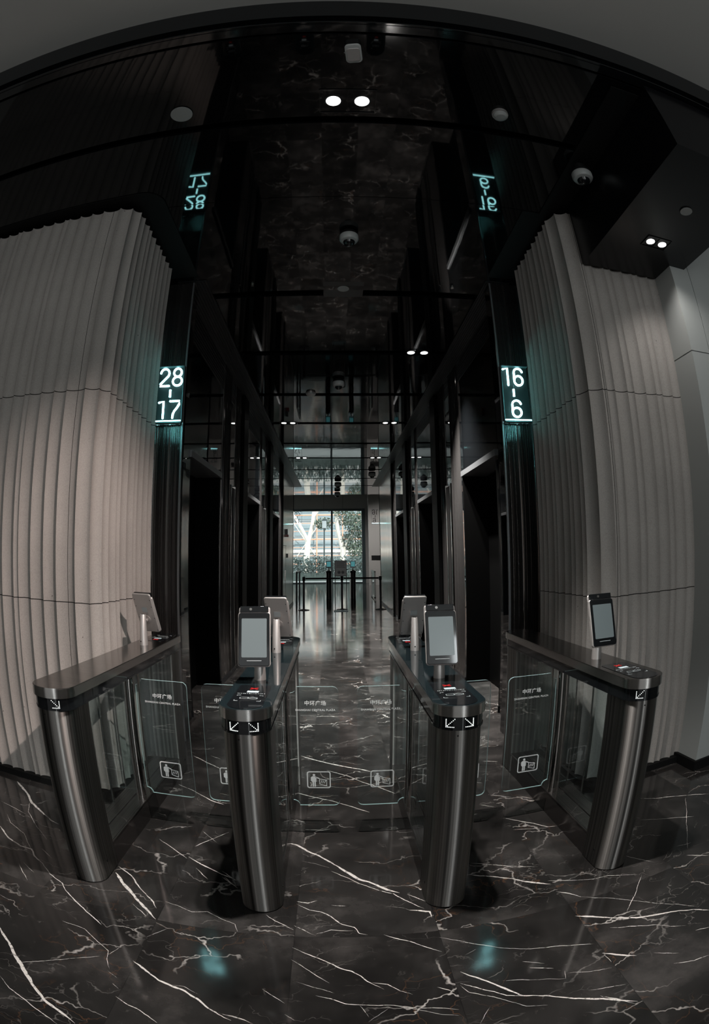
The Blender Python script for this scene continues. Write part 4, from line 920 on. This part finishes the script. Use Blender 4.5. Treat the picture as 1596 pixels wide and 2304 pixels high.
for k in range(2): box(b, -14, 14, 0.0, 0.04, 1.9 + 4.3 * k, 2.15 + 4.3 * k)
link('hazard_board', b, 'bark', o)
def leaves(b, c, rad, n, s, seed):
    rr = random.Random(seed)
    for _ in range(n):
        while True:
            p = Vector((rr.uniform(-1, 1), rr.uniform(-1, 1), rr.uniform(-1, 1)))
            if p.length < 1: break
        p = Vector((p.x * rad[0], p.y * rad[1], p.z * rad[2])) + Vector(c)
        q = Euler((rr.uniform(0, 3.1), rr.uniform(0, 3.1), rr.uniform(0, 6.2))).to_matrix(); k = s * rr.uniform(0.6, 1.3)
        b.faces.new([b.verts.new(p + q @ Vector(v) * k) for v in ((-1, 0, 0), (0, -0.45, 0.1), (1, 0, 0), (0, 0.45, 0.1))])
def tree(label, x, y, branches, clumps, seed):
    o = thing('tree', label, 'tree', (x, y, 0)); b = BM()
    for pts, r in branches: tube(b, pts, r, 8)
    link('trunk', b, 'bark', o); b = BM()
    for i, (c, rad, n) in enumerate(clumps): leaves(b, c, rad, n, 0.10, seed + i)
    link('foliage', b, 'leaf', o)
tree('pale barked tree with forked trunk outside, left of the window mullion', -2.0, 37.5,
     [([(0, 0, 0), (0.05, 0, 1.6), (0.15, 0, 2.6)], [0.26, 0.22, 0.2]), ([(0.15, 0, 2.6), (-0.35, 0, 3.6), (-0.95, 0, 4.6), (-1.2, 0, 6)], [0.16, 0.13, 0.1, 0.08]),
      ([(0.15, 0, 2.6), (0.45, 0, 3.8), (0.55, 0, 4.8), (0.75, 0, 6.5)], [0.17, 0.14, 0.12, 0.08]), ([(0.5, 0, 4.4), (1.0, 0, 5.1), (1.3, 0, 6.2)], [0.12, 0.11, 0.08])],
     [((1.3, -0.3, 3.9), (0.7, 0.5, 0.45), 320), ((0.9, 0.2, 6.4), (1.5, 1, 0.9), 500)], 11)
tree('dense green tree outside, right of the window mullion', 1.2, 38.5,
     [([(-0.6, 0, 0), (-0.5, 0, 2.0), (-0.9, 0, 3.6), (-1.1, 0, 5.5)], [0.24, 0.2, 0.16, 0.1]), ([(-0.5, 0, 2.0), (0.2, 0, 3.2), (0.9, 0, 4.6)], [0.13, 0.1, 0.07])],
     [((0.7, -0.4, 4.0), (1.2, 0.8, 0.9), 1100), ((0.2, 0.1, 2.7), (1.0, 0.7, 0.8), 700), ((-0.7, -0.2, 5.2), (1.1, 0.8, 0.7), 500), ((0.9, -0.3, 1.9), (1.1, 0.6, 0.8), 800), ((-0.3, 0.3, 4.4), (0.9, 0.7, 0.6), 300)], 31)
o = thing('hedge', 'clipped dark hedge outside below the trees', 'hedge', (0, 34.5, 0)); b = BM()
for k in range(16): leaves(b, (-5.4 + k * 0.7, 0, 0.8), (0.6, 0.5, 0.85), 420, 0.10, 100 + k)
f = link('foliage', b, 'hedge', o); f['kind'] = 'stuff'; b = BM(); box(b, -5.8, 5.6, -0.3, 0.3, -0.01, 0.5); link('stems', b, 'hedge', o)
o = thing('street_lamp', 'slim lantern street lamp outside, left of the window mullion', 'street lamp', (-0.66, 36.0, 0))
b = BM(); lathe(b, [(0.06, -0.01), (0.05, 3.3), (0.09, 3.5)], 12); link('pole', b, 'frame', o)
b = BM(); prism(b, rrect(-0.15, 0.15, -0.15, 0.15, 0.02, 2), 3.5, 4.05); link('lantern', b, 'facade', o)
b = BM(); box(b, -0.19, 0.19, -0.19, 0.19, 4.05, 4.1); link('cap', b, 'frame', o)
